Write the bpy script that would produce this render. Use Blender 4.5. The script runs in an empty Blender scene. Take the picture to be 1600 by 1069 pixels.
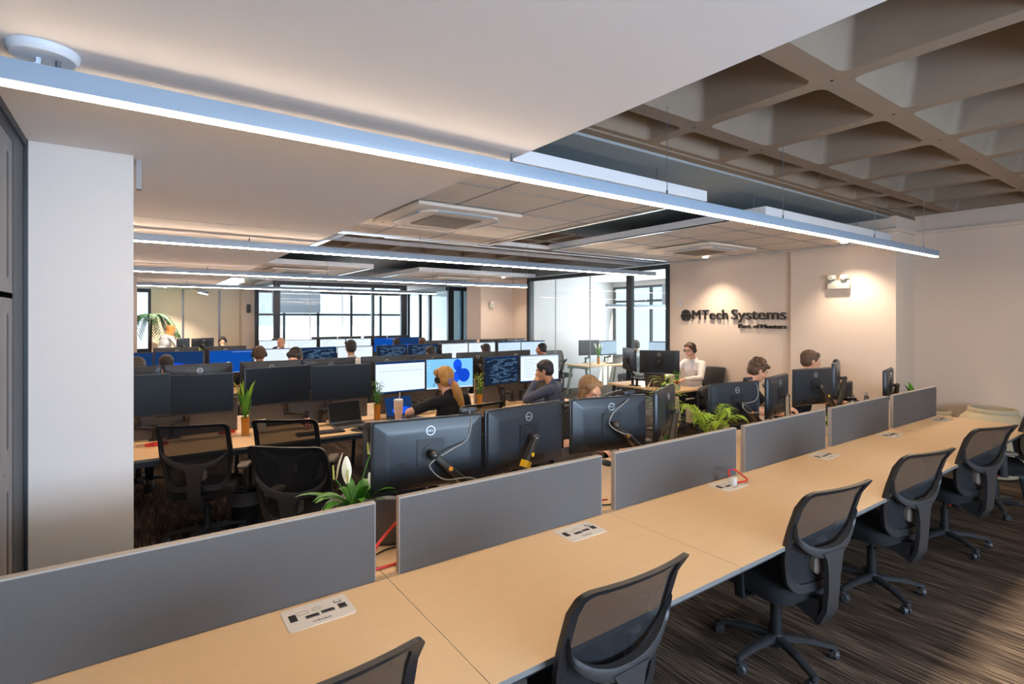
import bpy, bmesh, math, random
from mathutils import Vector, Matrix, Euler
R = math.radians
PI = math.pi
rnd = random.Random(11)
S = bpy.context.scene
COL = S.collection

# ------------------------------------------------------------------ camera, world, daylight, exposure
cam_data = bpy.data.cameras.new('camera')
cam = bpy.data.objects.new('camera', cam_data)
COL.objects.link(cam)
cam.location = (0, 0, 1.70)          # in scene units; the whole scene is scaled to metres in the last lines
cam.rotation_euler = (R(90), R(0.0), R(-35.25))
cam_data.sensor_width = 36.0
cam_data.lens = 36.0 * 832.0 / 1600.0
cam_data.shift_y = -(534.5 - 497.5) / 1600.0
cam_data.clip_start = 0.05
S.camera = cam
S.view_settings.view_transform = 'Standard'
S.view_settings.look = 'None'
S.view_settings.gamma = 1.0
S.view_settings.use_curve_mapping = False
S.view_settings.exposure = 1.18

world = bpy.data.worlds.new('daylight_sky')
S.world = world
world.use_nodes = True
wn = world.node_tree.nodes
wn['Background'].inputs[0].default_value = (0.76, 0.90, 1.0, 1)
wn['Background'].inputs[1].default_value = 0.85

def area_light(name, loc, rot, sx, sy, power, color):
    d = bpy.data.lights.new(name, 'AREA')
    d.shape = 'RECTANGLE'; d.size = sx; d.size_y = sy
    d.energy = power; d.color = color
    o = bpy.data.objects.new(name, d); COL.objects.link(o)
    o.location = loc; o.rotation_euler = rot
    return o
# daylight entering through the window band in the wall behind the photographer
area_light('rear_window_daylight', (1.6, -3.02, 1.40), (R(106), 0, R(14)), 4.0, 1.2, 200, (0.57, 0.76, 1.0))
# daylight of the window front of the glazed office on the right
area_light('office_window_daylight', (9.38, 7.0, 1.6), (0, R(90), 0), 1.6, 3.4, 115, (0.85, 0.93, 1.0))
# daylight of the window front behind the meeting rooms
area_light('far_window_daylight', (5.0, 16.4, 1.6), (R(-90), 0, 0), 6.0, 1.7, 150, (0.72, 0.87, 1.0))
sun_d = bpy.data.lights.new('sun', 'SUN')
sun_d.energy = 7.0; sun_d.angle = R(1.0); sun_d.color = (1.0, 0.86, 0.68)
sun = bpy.data.objects.new('sun', sun_d); COL.objects.link(sun)
sun.rotation_euler = Vector((-0.15, 0.857, -0.514)).to_track_quat('-Z', 'Y').to_euler()
sun.location = (8, -6, 6)

# ------------------------------------------------------------------ materials
def lin(c):
    c = c / 255.0
    return c / 12.92 if c <= 0.04045 else ((c + 0.055) / 1.055) ** 2.4
def rgb(r, g, b):
    return (lin(r), lin(g), lin(b), 1.0)
MATS = {}
def mat(name, color, rough=0.5, metal=0.0, noise=None, bump=None, emit=None, spec=0.5, coat=0.0):
    m = bpy.data.materials.new(name); m.use_nodes = True
    nt = m.node_tree; b = nt.nodes['Principled BSDF']
    b.inputs['Base Color'].default_value = color
    b.inputs['Roughness'].default_value = rough
    b.inputs['Metallic'].default_value = metal
    b.inputs['Specular IOR Level'].default_value = spec
    if coat: b.inputs['Coat Weight'].default_value = coat
    tc = None
    if noise or bump:
        tc = nt.nodes.new('ShaderNodeTexCoord')
    if noise:
        sc, amt = noise[0], noise[1]
        mp = nt.nodes.new('ShaderNodeMapping'); mp.inputs['Scale'].default_value = noise[2] if len(noise) > 2 else (1, 1, 1)
        n = nt.nodes.new('ShaderNodeTexNoise'); n.inputs['Scale'].default_value = sc; n.inputs['Detail'].default_value = 4
        nt.links.new(tc.outputs['Object'], mp.inputs[0]); nt.links.new(mp.outputs[0], n.inputs['Vector'])
        mx = nt.nodes.new('ShaderNodeMix'); mx.data_type = 'RGBA'
        mx.inputs[6].default_value = tuple(max(0, c * (1 - amt)) for c in color[:3]) + (1,)
        mx.inputs[7].default_value = tuple(min(1, c * (1 + amt)) for c in color[:3]) + (1,)
        nt.links.new(n.outputs[0], mx.inputs[0]); nt.links.new(mx.outputs[2], b.inputs['Base Color'])
    if bump:
        n2 = nt.nodes.new('ShaderNodeTexNoise'); n2.inputs['Scale'].default_value = bump[0]; n2.inputs['Detail'].default_value = 3
        mp2 = nt.nodes.new('ShaderNodeMapping'); mp2.inputs['Scale'].default_value = bump[2] if len(bump) > 2 else (1, 1, 1)
        nt.links.new(tc.outputs['Object'], mp2.inputs[0]); nt.links.new(mp2.outputs[0], n2.inputs['Vector'])
        bp = nt.nodes.new('ShaderNodeBump'); bp.inputs['Strength'].default_value = bump[1]; bp.inputs['Distance'].default_value = 0.01
        nt.links.new(n2.outputs[0], bp.inputs['Height']); nt.links.new(bp.outputs[0], b.inputs['Normal'])
    if emit:
        b.inputs['Emission Color'].default_value = emit[0]; b.inputs['Emission Strength'].default_value = emit[1]
    MATS[name] = m
    return m
def emis(name, color, strength):
    m = bpy.data.materials.new(name); m.use_nodes = True
    nt = m.node_tree; nt.nodes.remove(nt.nodes['Principled BSDF'])
    e = nt.nodes.new('ShaderNodeEmission'); e.inputs[0].default_value = color; e.inputs[1].default_value = strength
    nt.links.new(e.outputs[0], nt.nodes['Material Output'].inputs[0])
    MATS[name] = m
    return m
def glass(name, tint, alpha_refl=0.08, haze=0.0, hazecol=(0.8, 0.85, 0.9, 1)):
    m = bpy.data.materials.new(name); m.use_nodes = True
    nt = m.node_tree; nt.nodes.remove(nt.nodes['Principled BSDF'])
    t = nt.nodes.new('ShaderNodeBsdfTransparent'); t.inputs[0].default_value = tint
    g = nt.nodes.new('ShaderNodeBsdfGlossy'); g.inputs['Roughness'].default_value = 0.02
    fr = nt.nodes.new('ShaderNodeFresnel'); fr.inputs[0].default_value = 1.45
    m1 = nt.nodes.new('ShaderNodeMixShader')
    ge = nt.nodes.new('ShaderNodeNewGeometry'); inv = nt.nodes.new('ShaderNodeMath'); inv.operation = 'SUBTRACT'; inv.inputs[0].default_value = 1.0
    mu = nt.nodes.new('ShaderNodeMath'); mu.operation = 'MULTIPLY'
    nt.links.new(ge.outputs['Backfacing'], inv.inputs[1]); nt.links.new(fr.outputs[0], mu.inputs[0]); nt.links.new(inv.outputs[0], mu.inputs[1])
    nt.links.new(mu.outputs[0], m1.inputs[0]); nt.links.new(t.outputs[0], m1.inputs[1]); nt.links.new(g.outputs[0], m1.inputs[2])
    out = m1
    if haze:
        d = nt.nodes.new('ShaderNodeBsdfDiffuse'); d.inputs[0].default_value = hazecol
        m2 = nt.nodes.new('ShaderNodeMixShader'); m2.inputs[0].default_value = haze
        nt.links.new(m1.outputs[0], m2.inputs[1]); nt.links.new(d.outputs[0], m2.inputs[2]); out = m2
    nt.links.new(out.outputs[0], nt.nodes['Material Output'].inputs[0])
    MATS[name] = m
    return m

mat('white_plaster', rgb(206, 201, 198), 0.9, noise=(1.5, 0.02), bump=(60, 0.05))
mat('ceiling_plaster', rgb(226, 221, 219), 0.9, noise=(1.0, 0.015))
mat('wall_paint', rgb(216, 198, 182), 0.85, noise=(2.0, 0.02), bump=(90, 0.04))
mat('wall_cream', rgb(240, 228, 206), 0.8)
mat('concrete_paint', rgb(128, 112, 96), 0.8, noise=(6.0, 0.10), bump=(25, 0.15))
mat('concrete_grey', rgb(138, 146, 150), 0.85, noise=(3.0, 0.12), bump=(25, 0.1))
mat('ceiling_tile', rgb(222, 212, 202), 0.9, bump=(300, 0.15))
mat('tile_edge', rgb(150, 150, 152), 0.6)
mat('white_metal', rgb(205, 212, 222), 0.45, noise=(3, 0.02))
mat('grey_metal', rgb(120, 122, 126), 0.4, 0.6)
mat('silver_foil', rgb(215, 222, 230), 0.28, 0.9, bump=(35, 0.6))
mat('black_frame', rgb(30, 38, 48), 0.45, 0.1)
mat('slate_door', rgb(120, 118, 120), 0.5, 0.2)
mat('desk_laminate', rgb(226, 190, 146), 0.42, noise=(3.0, 0.03, (1, 8, 1)))
mat('desk_edge', rgb(120, 118, 116), 0.5)
mat('divider_fabric', rgb(100, 95, 92), 0.8, noise=(60, 0.05), bump=(400, 0.25))
mat('divider_edge', rgb(170, 158, 146), 0.6)
mat('leg_metal', rgb(52, 58, 66), 0.4, 0.2)
mat('pale_leg', rgb(170, 176, 160), 0.5)
mat('black_plastic', rgb(30, 31, 34), 0.38, noise=(20, 0.05), bump=(500, 0.06))
mat('dark_plastic', rgb(48, 48, 50), 0.42, bump=(400, 0.08))
mat('black_fabric', rgb(22, 23, 26), 0.95, noise=(150, 0.3), bump=(600, 0.4))
mat('arm_pad', rgb(112, 102, 94), 0.6)
mat('caster_grey', rgb(60, 62, 66), 0.4)
mat('red_plastic', rgb(190, 38, 30), 0.4)
mat('red_cable', rgb(205, 52, 38), 0.45)
mat('black_cable', rgb(22, 22, 24), 0.5)
mat('grey_cable', rgb(140, 138, 134), 0.5)
mat('monitor_shell', rgb(40, 44, 50), 0.33, noise=(8, 0.04), bump=(700, 0.04))
mat('silver_badge', rgb(205, 208, 212), 0.3, 0.7)
mat('arm_metal', rgb(78, 74, 70), 0.32, 0.65)
mat('arm_dark', rgb(34, 34, 37), 0.4)
mat('yellow_sticker', rgb(240, 190, 30), 0.5)
mat('orange_sticker', rgb(235, 150, 30), 0.5)
mat('screen_off', rgb(11, 14, 21), 0.45, spec=0.25)
mat('plate_metal', rgb(222, 212, 202), 0.45, 0.0)
mat('socket_dark', rgb(40, 38, 38), 0.4)
mat('socket_metal', rgb(120, 112, 104), 0.35, 0.6)
mat('plug_white', rgb(228, 226, 220), 0.4)
mat('blue_tape', rgb(40, 70, 150), 0.5)
mat('sign_black', rgb(28, 26, 26), 0.45)
mat('leaf_green', rgb(70, 130, 34), 0.42, noise=(12, 0.25))
mat('leaf_lime', rgb(150, 178, 48), 0.42, noise=(12, 0.2))
mat('leaf_dark', rgb(34, 88, 44), 0.42, noise=(12, 0.25))
mat('spathe_white', rgb(238, 232, 206), 0.5, noise=(10, 0.06))
mat('spadix', rgb(200, 186, 90), 0.7, bump=(300, 0.5))
mat('amber_glass', rgb(190, 124, 42), 0.12, coat=0.4, noise=(30, 0.35))
mat('pot_white', rgb(220, 214, 202), 0.35)
mat('soil', rgb(60, 42, 30), 1.0, bump=(60, 0.8))
mat('bromeliad', rgb(206, 92, 28), 0.5, noise=(20, 0.2))
mat('planter_stone', rgb(196, 178, 146), 0.6, noise=(8, 0.06), bump=(60, 0.1))
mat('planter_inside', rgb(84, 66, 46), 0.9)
mat('tumbler_cream', rgb(226, 205, 188), 0.35)
mat('bottle_steel', rgb(168, 168, 166), 0.28, 0.8)
mat('bottle_black', rgb(24, 24, 27), 0.3)
mat('pink_toy', rgb(226, 148, 152), 0.6)
mat('paper', rgb(232, 226, 214), 0.9)
mat('key_grey', rgb(66, 66, 70), 0.5)
mat('laptop_grey', rgb(92, 92, 96), 0.35, 0.5)
mat('bin_plastic', rgb(30, 30, 33), 0.35)
mat('bin_liner', rgb(84, 84, 88), 0.3, bump=(14, 1.0))
mat('light_body', rgb(150, 166, 184), 0.4)
mat('emergency_grey', rgb(186, 186, 176), 0.4)
mat('ac_grille', rgb(122, 108, 94), 0.7, bump=(200, 0.5, (1, 30, 1)))
mat('ac_vane', rgb(150, 170, 186), 0.35)
mat('skin_light', rgb(226, 172, 144), 0.5, noise=(20, 0.05))
mat('skin_tan', rgb(200, 142, 108), 0.5, noise=(20, 0.05))
mat('lips', rgb(176, 112, 96), 0.5)
mat('eye_white', rgb(225, 222, 216), 0.3)
mat('eye_dark', rgb(40, 26, 18), 0.25)
HB = (90, 0.9, (1, 1, 0.12))
mat('hair_blonde', rgb(196, 138, 70), 0.5, noise=(70, 0.35, (1, 1, 0.1)), bump=HB)
mat('hair_light_brown', rgb(150, 114, 78), 0.5, noise=(70, 0.35, (1, 1, 0.1)), bump=HB)
mat('hair_brown', rgb(92, 66, 46), 0.55, noise=(70, 0.4, (1, 1, 0.1)), bump=HB)
mat('hair_dark', rgb(44, 36, 34), 0.5, noise=(70, 0.4, (1, 1, 0.1)), bump=HB)
mat('cloth_black', rgb(30, 31, 33), 0.9, noise=(12, 0.2), bump=(40, 0.3))
mat('cloth_white', rgb(226, 220, 216), 0.9, noise=(12, 0.05), bump=(30, 0.35))
mat('cloth_slate', rgb(86, 92, 112), 0.9, noise=(12, 0.1), bump=(40, 0.3))
mat('cloth_grey', rgb(168, 172, 178), 0.9, noise=(60, 0.15, (1, 1, 6)), bump=(40, 0.2))
mat('cloth_navy', rgb(34, 40, 58), 0.9, noise=(12, 0.1), bump=(40, 0.3))
mat('denim', rgb(40, 46, 62), 0.9, bump=(200, 0.3))
mat('scrunchie_lilac', rgb(150, 130, 196), 0.8, bump=(120, 1.0))
mat('headset_black', rgb(22, 22, 24), 0.4)
mat('blind_grey', rgb(150, 160, 170), 0.9)
mat('facade_blue', rgb(150, 185, 215), 0.7)
mat('facade_pale', rgb(205, 212, 220), 0.8)
mat('note_blue', rgb(60, 140, 190), 0.6)
mat('wood_box', rgb(190, 150, 100), 0.6)

# carpet: loop pile planks with dark and light brown streaks running into the room
def carpet():
    m = bpy.data.materials.new('carpet'); m.use_nodes = True
    nt = m.node_tree; b = nt.nodes['Principled BSDF']; b.inputs['Roughness'].default_value = 1.0
    b.inputs['Specular IOR Level'].default_value = 0.1
    tc = nt.nodes.new('ShaderNodeTexCoord')
    mp = nt.nodes.new('ShaderNodeMapping'); mp.inputs['Scale'].default_value = (1, 0.035, 1)
    nt.links.new(tc.outputs['Object'], mp.inputs[0])
    n1 = nt.nodes.new('ShaderNodeTexNoise'); n1.inputs['Scale'].default_value = 110; n1.inputs['Detail'].default_value = 2
    n2 = nt.nodes.new('ShaderNodeTexNoise'); n2.inputs['Scale'].default_value = 9; n2.inputs['Detail'].default_value = 3
    n3 = nt.nodes.new('ShaderNodeTexNoise'); n3.inputs['Scale'].default_value = 500
    nt.links.new(mp.outputs[0], n1.inputs['Vector']); nt.links.new(mp.outputs[0], n2.inputs['Vector']); nt.links.new(tc.outputs['Object'], n3.inputs['Vector'])
    cr = nt.nodes.new('ShaderNodeValToRGB')
    cr.color_ramp.elements[0].position = 0.36; cr.color_ramp.elements[0].color = rgb(40, 31, 26)
    cr.color_ramp.elements[1].position = 0.64; cr.color_ramp.elements[1].color = rgb(124, 105, 88)
    e = cr.color_ramp.elements.new(0.5); e.color = rgb(76, 62, 52)
    ad = nt.nodes.new('ShaderNodeMath'); ad.operation = 'MULTIPLY_ADD'; ad.inputs[1].default_value = 0.30
    sb = nt.nodes.new('ShaderNodeMath'); sb.operation = 'MULTIPLY'; sb.inputs[1].default_value = 0.70
    nt.links.new(n1.outputs[0], sb.inputs[0]); nt.links.new(n2.outputs[0], ad.inputs[0]); nt.links.new(sb.outputs[0], ad.inputs[2])
    nt.links.new(ad.outputs[0], cr.inputs[0]); nt.links.new(cr.outputs[0], b.inputs['Base Color'])
    bp = nt.nodes.new('ShaderNodeBump'); bp.inputs['Strength'].default_value = 0.6; bp.inputs['Distance'].default_value = 0.004
    mx = nt.nodes.new('ShaderNodeMath'); mx.operation = 'ADD'
    nt.links.new(n1.outputs[0], mx.inputs[0]); nt.links.new(n3.outputs[0], mx.inputs[1])
    nt.links.new(mx.outputs[0], bp.inputs['Height']); nt.links.new(bp.outputs[0], b.inputs['Normal'])
    MATS['carpet'] = m
carpet()
# see-through chair mesh
def mesh_fabric(name, dens):
    m = bpy.data.materials.new(name); m.use_nodes = True
    nt = m.node_tree; b = nt.nodes['Principled BSDF']
    b.inputs['Base Color'].default_value = rgb(20, 22, 27); b.inputs['Roughness'].default_value = 0.8
    t = nt.nodes.new('ShaderNodeBsdfTransparent'); mx = nt.nodes.new('ShaderNodeMixShader')
    mx.inputs[0].default_value = dens
    nt.links.new(t.outputs[0], mx.inputs[1]); nt.links.new(b.outputs[0], mx.inputs[2])
    nt.links.new(mx.outputs[0], nt.nodes['Material Output'].inputs[0]); MATS[name] = m
mesh_fabric('chair_mesh', 0.85)
glass('clear_glass', (0.93, 0.96, 0.97, 1))
glass('blue_glass', (0.70, 0.84, 0.92, 1))
glass('milky_glass', (0.9, 0.95, 0.96, 1), haze=0.10, hazecol=(0.72, 0.80, 0.82, 1))
glass('vase_glass', (0.92, 0.96, 0.96, 1))
emis('lamp_white', (1.0, 0.79, 0.56, 1), 27.0)
emis('lamp_pink', (1.0, 0.76, 0.60, 1), 34.0)
emis('lamp_warm', (1.0, 0.78, 0.58, 1), 44.0)
emis('downlight_glow', (1.0, 0.80, 0.70, 1), 14.0)
emis('scr_white', rgb(226, 238, 250), 0.52)
emis('scr_pale', rgb(200, 222, 244), 0.52)
emis('scr_sky', rgb(128, 194, 240), 0.52)
emis('scr_blue', rgb(14, 72, 158), 0.52)
emis('scr_deep', rgb(20, 70, 200), 0.52)
emis('scr_royal', rgb(24, 84, 230), 0.52)
emis('scr_dark', rgb(24, 36, 56), 0.52)
emis('scr_line', rgb(120, 160, 200), 0.52)
emis('scr_greyline', rgb(176, 192, 208), 0.52)
emis('scr_navy', rgb(24, 52, 96), 0.52)
emis('scr_green', rgb(120, 220, 150), 0.52)
emis('scr_badge', rgb(230, 240, 250), 0.52)

# ------------------------------------------------------------------ mesh building
class MB:
    def __init__(s):
        s.v = []; s.f = []; s.mi = []; s.cur = 0
    def add(s, verts, faces, M=None):
        o = len(s.v)
        for p in verts:
            p = Vector(p)
            s.v.append(tuple(M @ p) if M is not None else tuple(p))
        for f in faces:
            s.f.append(tuple(i + o for i in f)); s.mi.append(s.cur)
    def box(s, c, d, bev=0.0, M=None, rot=None):
        T = Matrix.Translation(c)
        if rot is not None: T = T @ Euler(rot).to_matrix().to_4x4()
        if M is not None: T = M @ T
        if bev <= 0:
            x, y, z = d[0] / 2, d[1] / 2, d[2] / 2
            vs = [(-x, -y, -z), (x, -y, -z), (x, y, -z), (-x, y, -z), (-x, -y, z), (x, -y, z), (x, y, z), (-x, y, z)]
            s.add(vs, [(0, 3, 2, 1), (4, 5, 6, 7), (0, 1, 5, 4), (1, 2, 6, 5), (2, 3, 7, 6), (3, 0, 4, 7)], T)
        else:
            bm = bmesh.new(); bmesh.ops.create_cube(bm, size=1)
            for v in bm.verts: v.co = Vector((v.co.x * d[0], v.co.y * d[1], v.co.z * d[2]))
            bmesh.ops.bevel(bm, geom=list(bm.edges), offset=min(bev, min(d) * 0.49), segments=2, affect='EDGES', profile=0.5)
            bm.verts.index_update()
            s.add([v.co.copy() for v in bm.verts], [[v.index for v in f.verts] for f in bm.faces], T)
            bm.free()
    def ring(s, rings, closed=True, cap0=True, cap1=True, M=None):
        n = len(rings[0]); vs = [p for r in rings for p in r]; fs = []
        m = n if closed else n - 1
        for i in range(len(rings) - 1):
            for j in range(m):
                k = (j + 1) % n
                fs.append((i * n + j, i * n + k, (i + 1) * n + k, (i + 1) * n + j))
        if cap0: fs.append(tuple(reversed(range(n))))
        if cap1: fs.append(tuple((len(rings) - 1) * n + j for j in range(n)))
        s.add(vs, fs, M)
    def tube(s, pts, r, n=8, cap=True, flat=1.0, M=None):
        pts = [Vector(p) for p in pts]
        rs = r if isinstance(r, (list, tuple)) else [r] * len(pts)
        t = [(pts[min(i + 1, len(pts) - 1)] - pts[max(i - 1, 0)]).normalized() for i in range(len(pts))]
        up = Vector((0, 0, 1))
        if abs(t[0].dot(up)) > 0.95: up = Vector((0, 1, 0))
        a = t[0].cross(up).normalized()
        rings = []
        for i, p in enumerate(pts):
            a = (a - t[i] * a.dot(t[i])).normalized(); b = t[i].cross(a)
            rings.append([p + a * math.cos(2 * PI * k / n) * rs[i] + b * math.sin(2 * PI * k / n) * rs[i] * flat for k in range(n)])
        s.ring(rings, True, cap, cap, M)
    def cyl(s, p0, p1, r0, r1=None, n=16, M=None):
        s.tube([p0, p1], [r0, r0 if r1 is None else r1], n, True, 1.0, M)
    def lathe(s, prof, n=24, M=None, c=(0, 0, 0), cap0=False, cap1=False):
        rings = [[(c[0] + r * math.cos(2 * PI * k / n), c[1] + r * math.sin(2 * PI * k / n), c[2] + z) for k in range(n)] for r, z in prof]
        s.ring(rings, True, cap0, cap1, M)
    def ball(s, c, r, n=12, m=8, M=None):
        if not isinstance(r, (tuple, list)): r = (r, r, r)
        rings = []
        for i in range(m + 1):
            a = -PI / 2 + PI * i / m; q = max(math.cos(a), 0.001)
            rings.append([(c[0] + r[0] * q * math.cos(2 * PI * k / n), c[1] + r[1] * q * math.sin(2 * PI * k / n), c[2] + r[2] * math.sin(a)) for k in range(n)])
        s.ring(rings, True, True, True, M)
    def prism(s, poly, z0, z1, M=None):
        s.ring([[(x, y, z0) for x, y in poly], [(x, y, z1) for x, y in poly]], True, True, True, M)
    def bar(s, p0, p1, w0, h0, w1=None, h1=None, up=(0, 0, 1), M=None):
        p0 = Vector(p0); p1 = Vector(p1); w1 = w0 if w1 is None else w1; h1 = h0 if h1 is None else h1
        t = (p1 - p0).normalized(); u = Vector(up)
        a = t.cross(u).normalized(); b = a.cross(t)
        def rr(p, w, h):
            q = []
            for (sx, sy) in ((-1, -.6), (-.6, -1), (.6, -1), (1, -.6), (1, .6), (.6, 1), (-.6, 1), (-1, .6)):
                q.append(p + a * sx * w / 2 + b * sy * h / 2)
            return q
        s.ring([rr(p0, w0, h0), rr(p1, w1, h1)], True, True, True, M)
    def leaf(s, pts, ws, fold=0.15, side=None):
        """a curved blade along pts with half widths ws and a fold along its mid rib"""
        pts = [Vector(p) for p in pts]; vs = []; fs = []
        for i, p in enumerate(pts):
            t = (pts[min(i + 1, len(pts) - 1)] - pts[max(i - 1, 0)]).normalized()
            sd = Vector(side) if side is not None else t.cross(Vector((0, 0, 1)))
            if sd.length < 1e-3: sd = Vector((1, 0, 0))
            sd = (sd - t * sd.dot(t)).normalized(); nn = sd.cross(t).normalized()
            if nn.z < 0: nn = -nn
            vs += [p - sd * ws[i] + nn * ws[i] * fold, p, p + sd * ws[i] + nn * ws[i] * fold]
        for i in range(len(pts) - 1):
            for j in range(2):
                a = i * 3 + j
                fs.append((a, a + 1, a + 4, a + 3))
        s.add(vs, fs)
    def mesh(s, name, mats, angle=38):
        me = bpy.data.meshes.new(name)
        me.from_pydata(s.v, [], s.f)
        for m in (mats if isinstance(mats, (list, tuple)) else [mats]): me.materials.append(MATS[m])
        for p, i in zip(me.polygons, s.mi): p.material_index = i; p.use_smooth = True
        me.validate(); me.update()
        me.set_sharp_from_angle(angle=R(angle))
        return me
    def build(s, name, mats, parent=None, loc=None, angle=38):
        o = bpy.data.objects.new(name, s.mesh(name, mats, angle))
        COL.objects.link(o)
        if parent is not None: o.parent = parent
        if loc is not None: o.location = loc
        return o

def tag(o, label=None, cat=None, group=None, kind=None):
    if label: o['label'] = label
    if cat: o['category'] = cat
    if group: o['group'] = group
    if kind: o['kind'] = kind
    return o
def thing(name, label, cat, loc=(0, 0, 0), rz=0.0, group=None):
    o = bpy.data.objects.new(name, None); COL.objects.link(o)
    o.location = loc; o.rotation_euler = (0, 0, R(rz)); o.empty_display_size = 0.1
    return tag(o, label, cat, group)
def struct(name, mb, mats, angle=38):
    return tag(mb.build(name, mats, None, None, angle), kind='structure')
def dup(root, loc=None, rz=None, label=None, group=None, rot=None):
    def cp(o, parent):
        c = o.copy(); COL.objects.link(c)
        if parent is not None: c.parent = parent
        for ch in list(o.children): cp(ch, c)
        return c
    r = cp(root, None)
    if loc is not None: r.location = loc
    if rz is not None: r.rotation_euler = (0, 0, R(rz))
    if rot is not None: r.rotation_euler = rot
    if label: r['label'] = label
    if group: r['group'] = group
    return r
def curve_pts(pts, n=8):
    """Catmull-Rom through the given points"""
    P = [Vector(p) for p in pts]; P = [P[0] * 2 - P[1]] + P + [P[-1] * 2 - P[-2]]; out = []
    for i in range(1, len(P) - 2):
        for k in range(n):
            t = k / n; a, b, c, d = P[i - 1], P[i], P[i + 1], P[i + 2]
            out.append(0.5 * ((2 * b) + (c - a) * t + (2 * a - 5 * b + 4 * c - d) * t * t + (3 * b - a - 3 * c + d) * t ** 3))
    out.append(P[-2]); return out
def text_mesh(body, size, depth, M, font_scale_x=1.0, align='LEFT'):
    cu = bpy.data.curves.new('lettering', 'FONT'); cu.body = body; cu.size = size; cu.extrude = depth; cu.align_x = align
    cu.resolution_u = 4
    o = bpy.data.objects.new('lettering', cu); COL.objects.link(o)
    dg = bpy.context.evaluated_depsgraph_get()
    me = bpy.data.meshes.new_from_object(o.evaluated_get(dg))
    bpy.data.objects.remove(o); bpy.data.curves.remove(cu)
    vs = [Vector((v.co.x * font_scale_x, v.co.y, v.co.z)) for v in me.vertices]; fs = [tuple(p.vertices) for p in me.polygons]
    bpy.data.meshes.remove(me)
    return [M @ v for v in vs], fs
def text_width(vs, axis=0):
    return max(v[axis] for v in vs) - min(v[axis] for v in vs)
def rrect(hx, hy, r, k=5, cx=0, cy=0):
    out = []
    for (sx, sy, a0) in ((1, 1, 0), (-1, 1, 90), (-1, -1, 180), (1, -1, 270)):
        for i in range(k + 1):
            a = R(a0 + 90 * i / k)
            out.append((cx + sx * (hx - r) + r * math.cos(a), cy + sy * (hy - r) + r * math.sin(a)))
    return out

# ------------------------------------------------------------------ the setting
ZS, ZI, ZW = 2.41, 2.56, 2.85          # plaster ceiling, suspended tile islands, underside of the waffle slab
XL, XR, YB = -0.42, 7.40, -3.20        # left boundary, right wall, rear wall

def one(name, mats, *boxes, **kw):
    mb = MB()
    for b in boxes: mb.box(*b)
    return struct(name, mb, mats, **kw)
def span(x0, x1, y0, y1, z0, z1):
    return ((x0 + x1) / 2, (y0 + y1) / 2, (z0 + z1) / 2), (x1 - x0, y1 - y0, z1 - z0)

one('floor', 'carpet', span(XL - .1, 9.8, YB - .1, 17.0, -.06, .10))
one('ceiling', 'ceiling_plaster', span(XL - .1, 1.37, YB, 15.4, ZS, ZW + .02))
one('ceiling', 'concrete_grey', span(XL - .1, 9.8, YB - .1, 17.0, 3.22, 3.34))
one('wall_left', 'wall_paint', span(XL - .1, XL, 3.2, 15.4, 0, 2.86))
one('column', 'white_plaster', span(-.40, -.008, 2.85, 3.2, 0, ZS))
one('column', 'wall_paint', span(-.41, .02, 10.8, 11.2, 0, ZS))
one('wall_right', 'wall_paint', span(XR, XR + .12, YB - .1, 3.52, 0, 3.2))
one('column', 'wall_paint', span(6.87, XR, 2.36, 3.52, 0, 3.0))
one('wall_logo', 'wall_paint', span(6.93, 7.1, 3.52, 5.46, 0, 3.0))
one('trim_rail', 'wall_paint', span(XR - .035, XR, YB, 2.36, 2.66, 2.70), span(6.835, 6.87, 2.36, 3.5, 2.665, 2.70), span(6.835, XR, 2.33, 2.36, 2.665, 2.70))
one('wall_right', 'wall_paint', span(6.93, 7.05, 9.2, 9.8, 0, 2.86))
one('column', 'wall_paint', span(6.10, 7.05, 9.8, 10.4, 0, 2.86))
one('wall_right', 'wall_paint', span(7.42, 7.55, 10.3, 17.0, 0, 3.2))
one('wall_back', 'wall_cream', span(.30, 2.22, 15.4, 15.5, 0, 2.5))
one('trim_panel_strip', 'grey_metal', span(.93, .975, 15.385, 15.41, 0, ZS), span(1.72, 1.765, 15.385, 15.41, 0, ZS))
one('column', 'wall_paint', span(2.20, 2.50, 15.0, 15.5, 0, 2.6))
one('wall_bulkhead', 'concrete_grey', span(6.93, 7.05, 5.46, 9.2, ZI + .02, 3.2))
one('wall_bulkhead', 'concrete_grey', span(1.30, 9.8, 12.75, 12.9, ZI + .02, 3.2))
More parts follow.
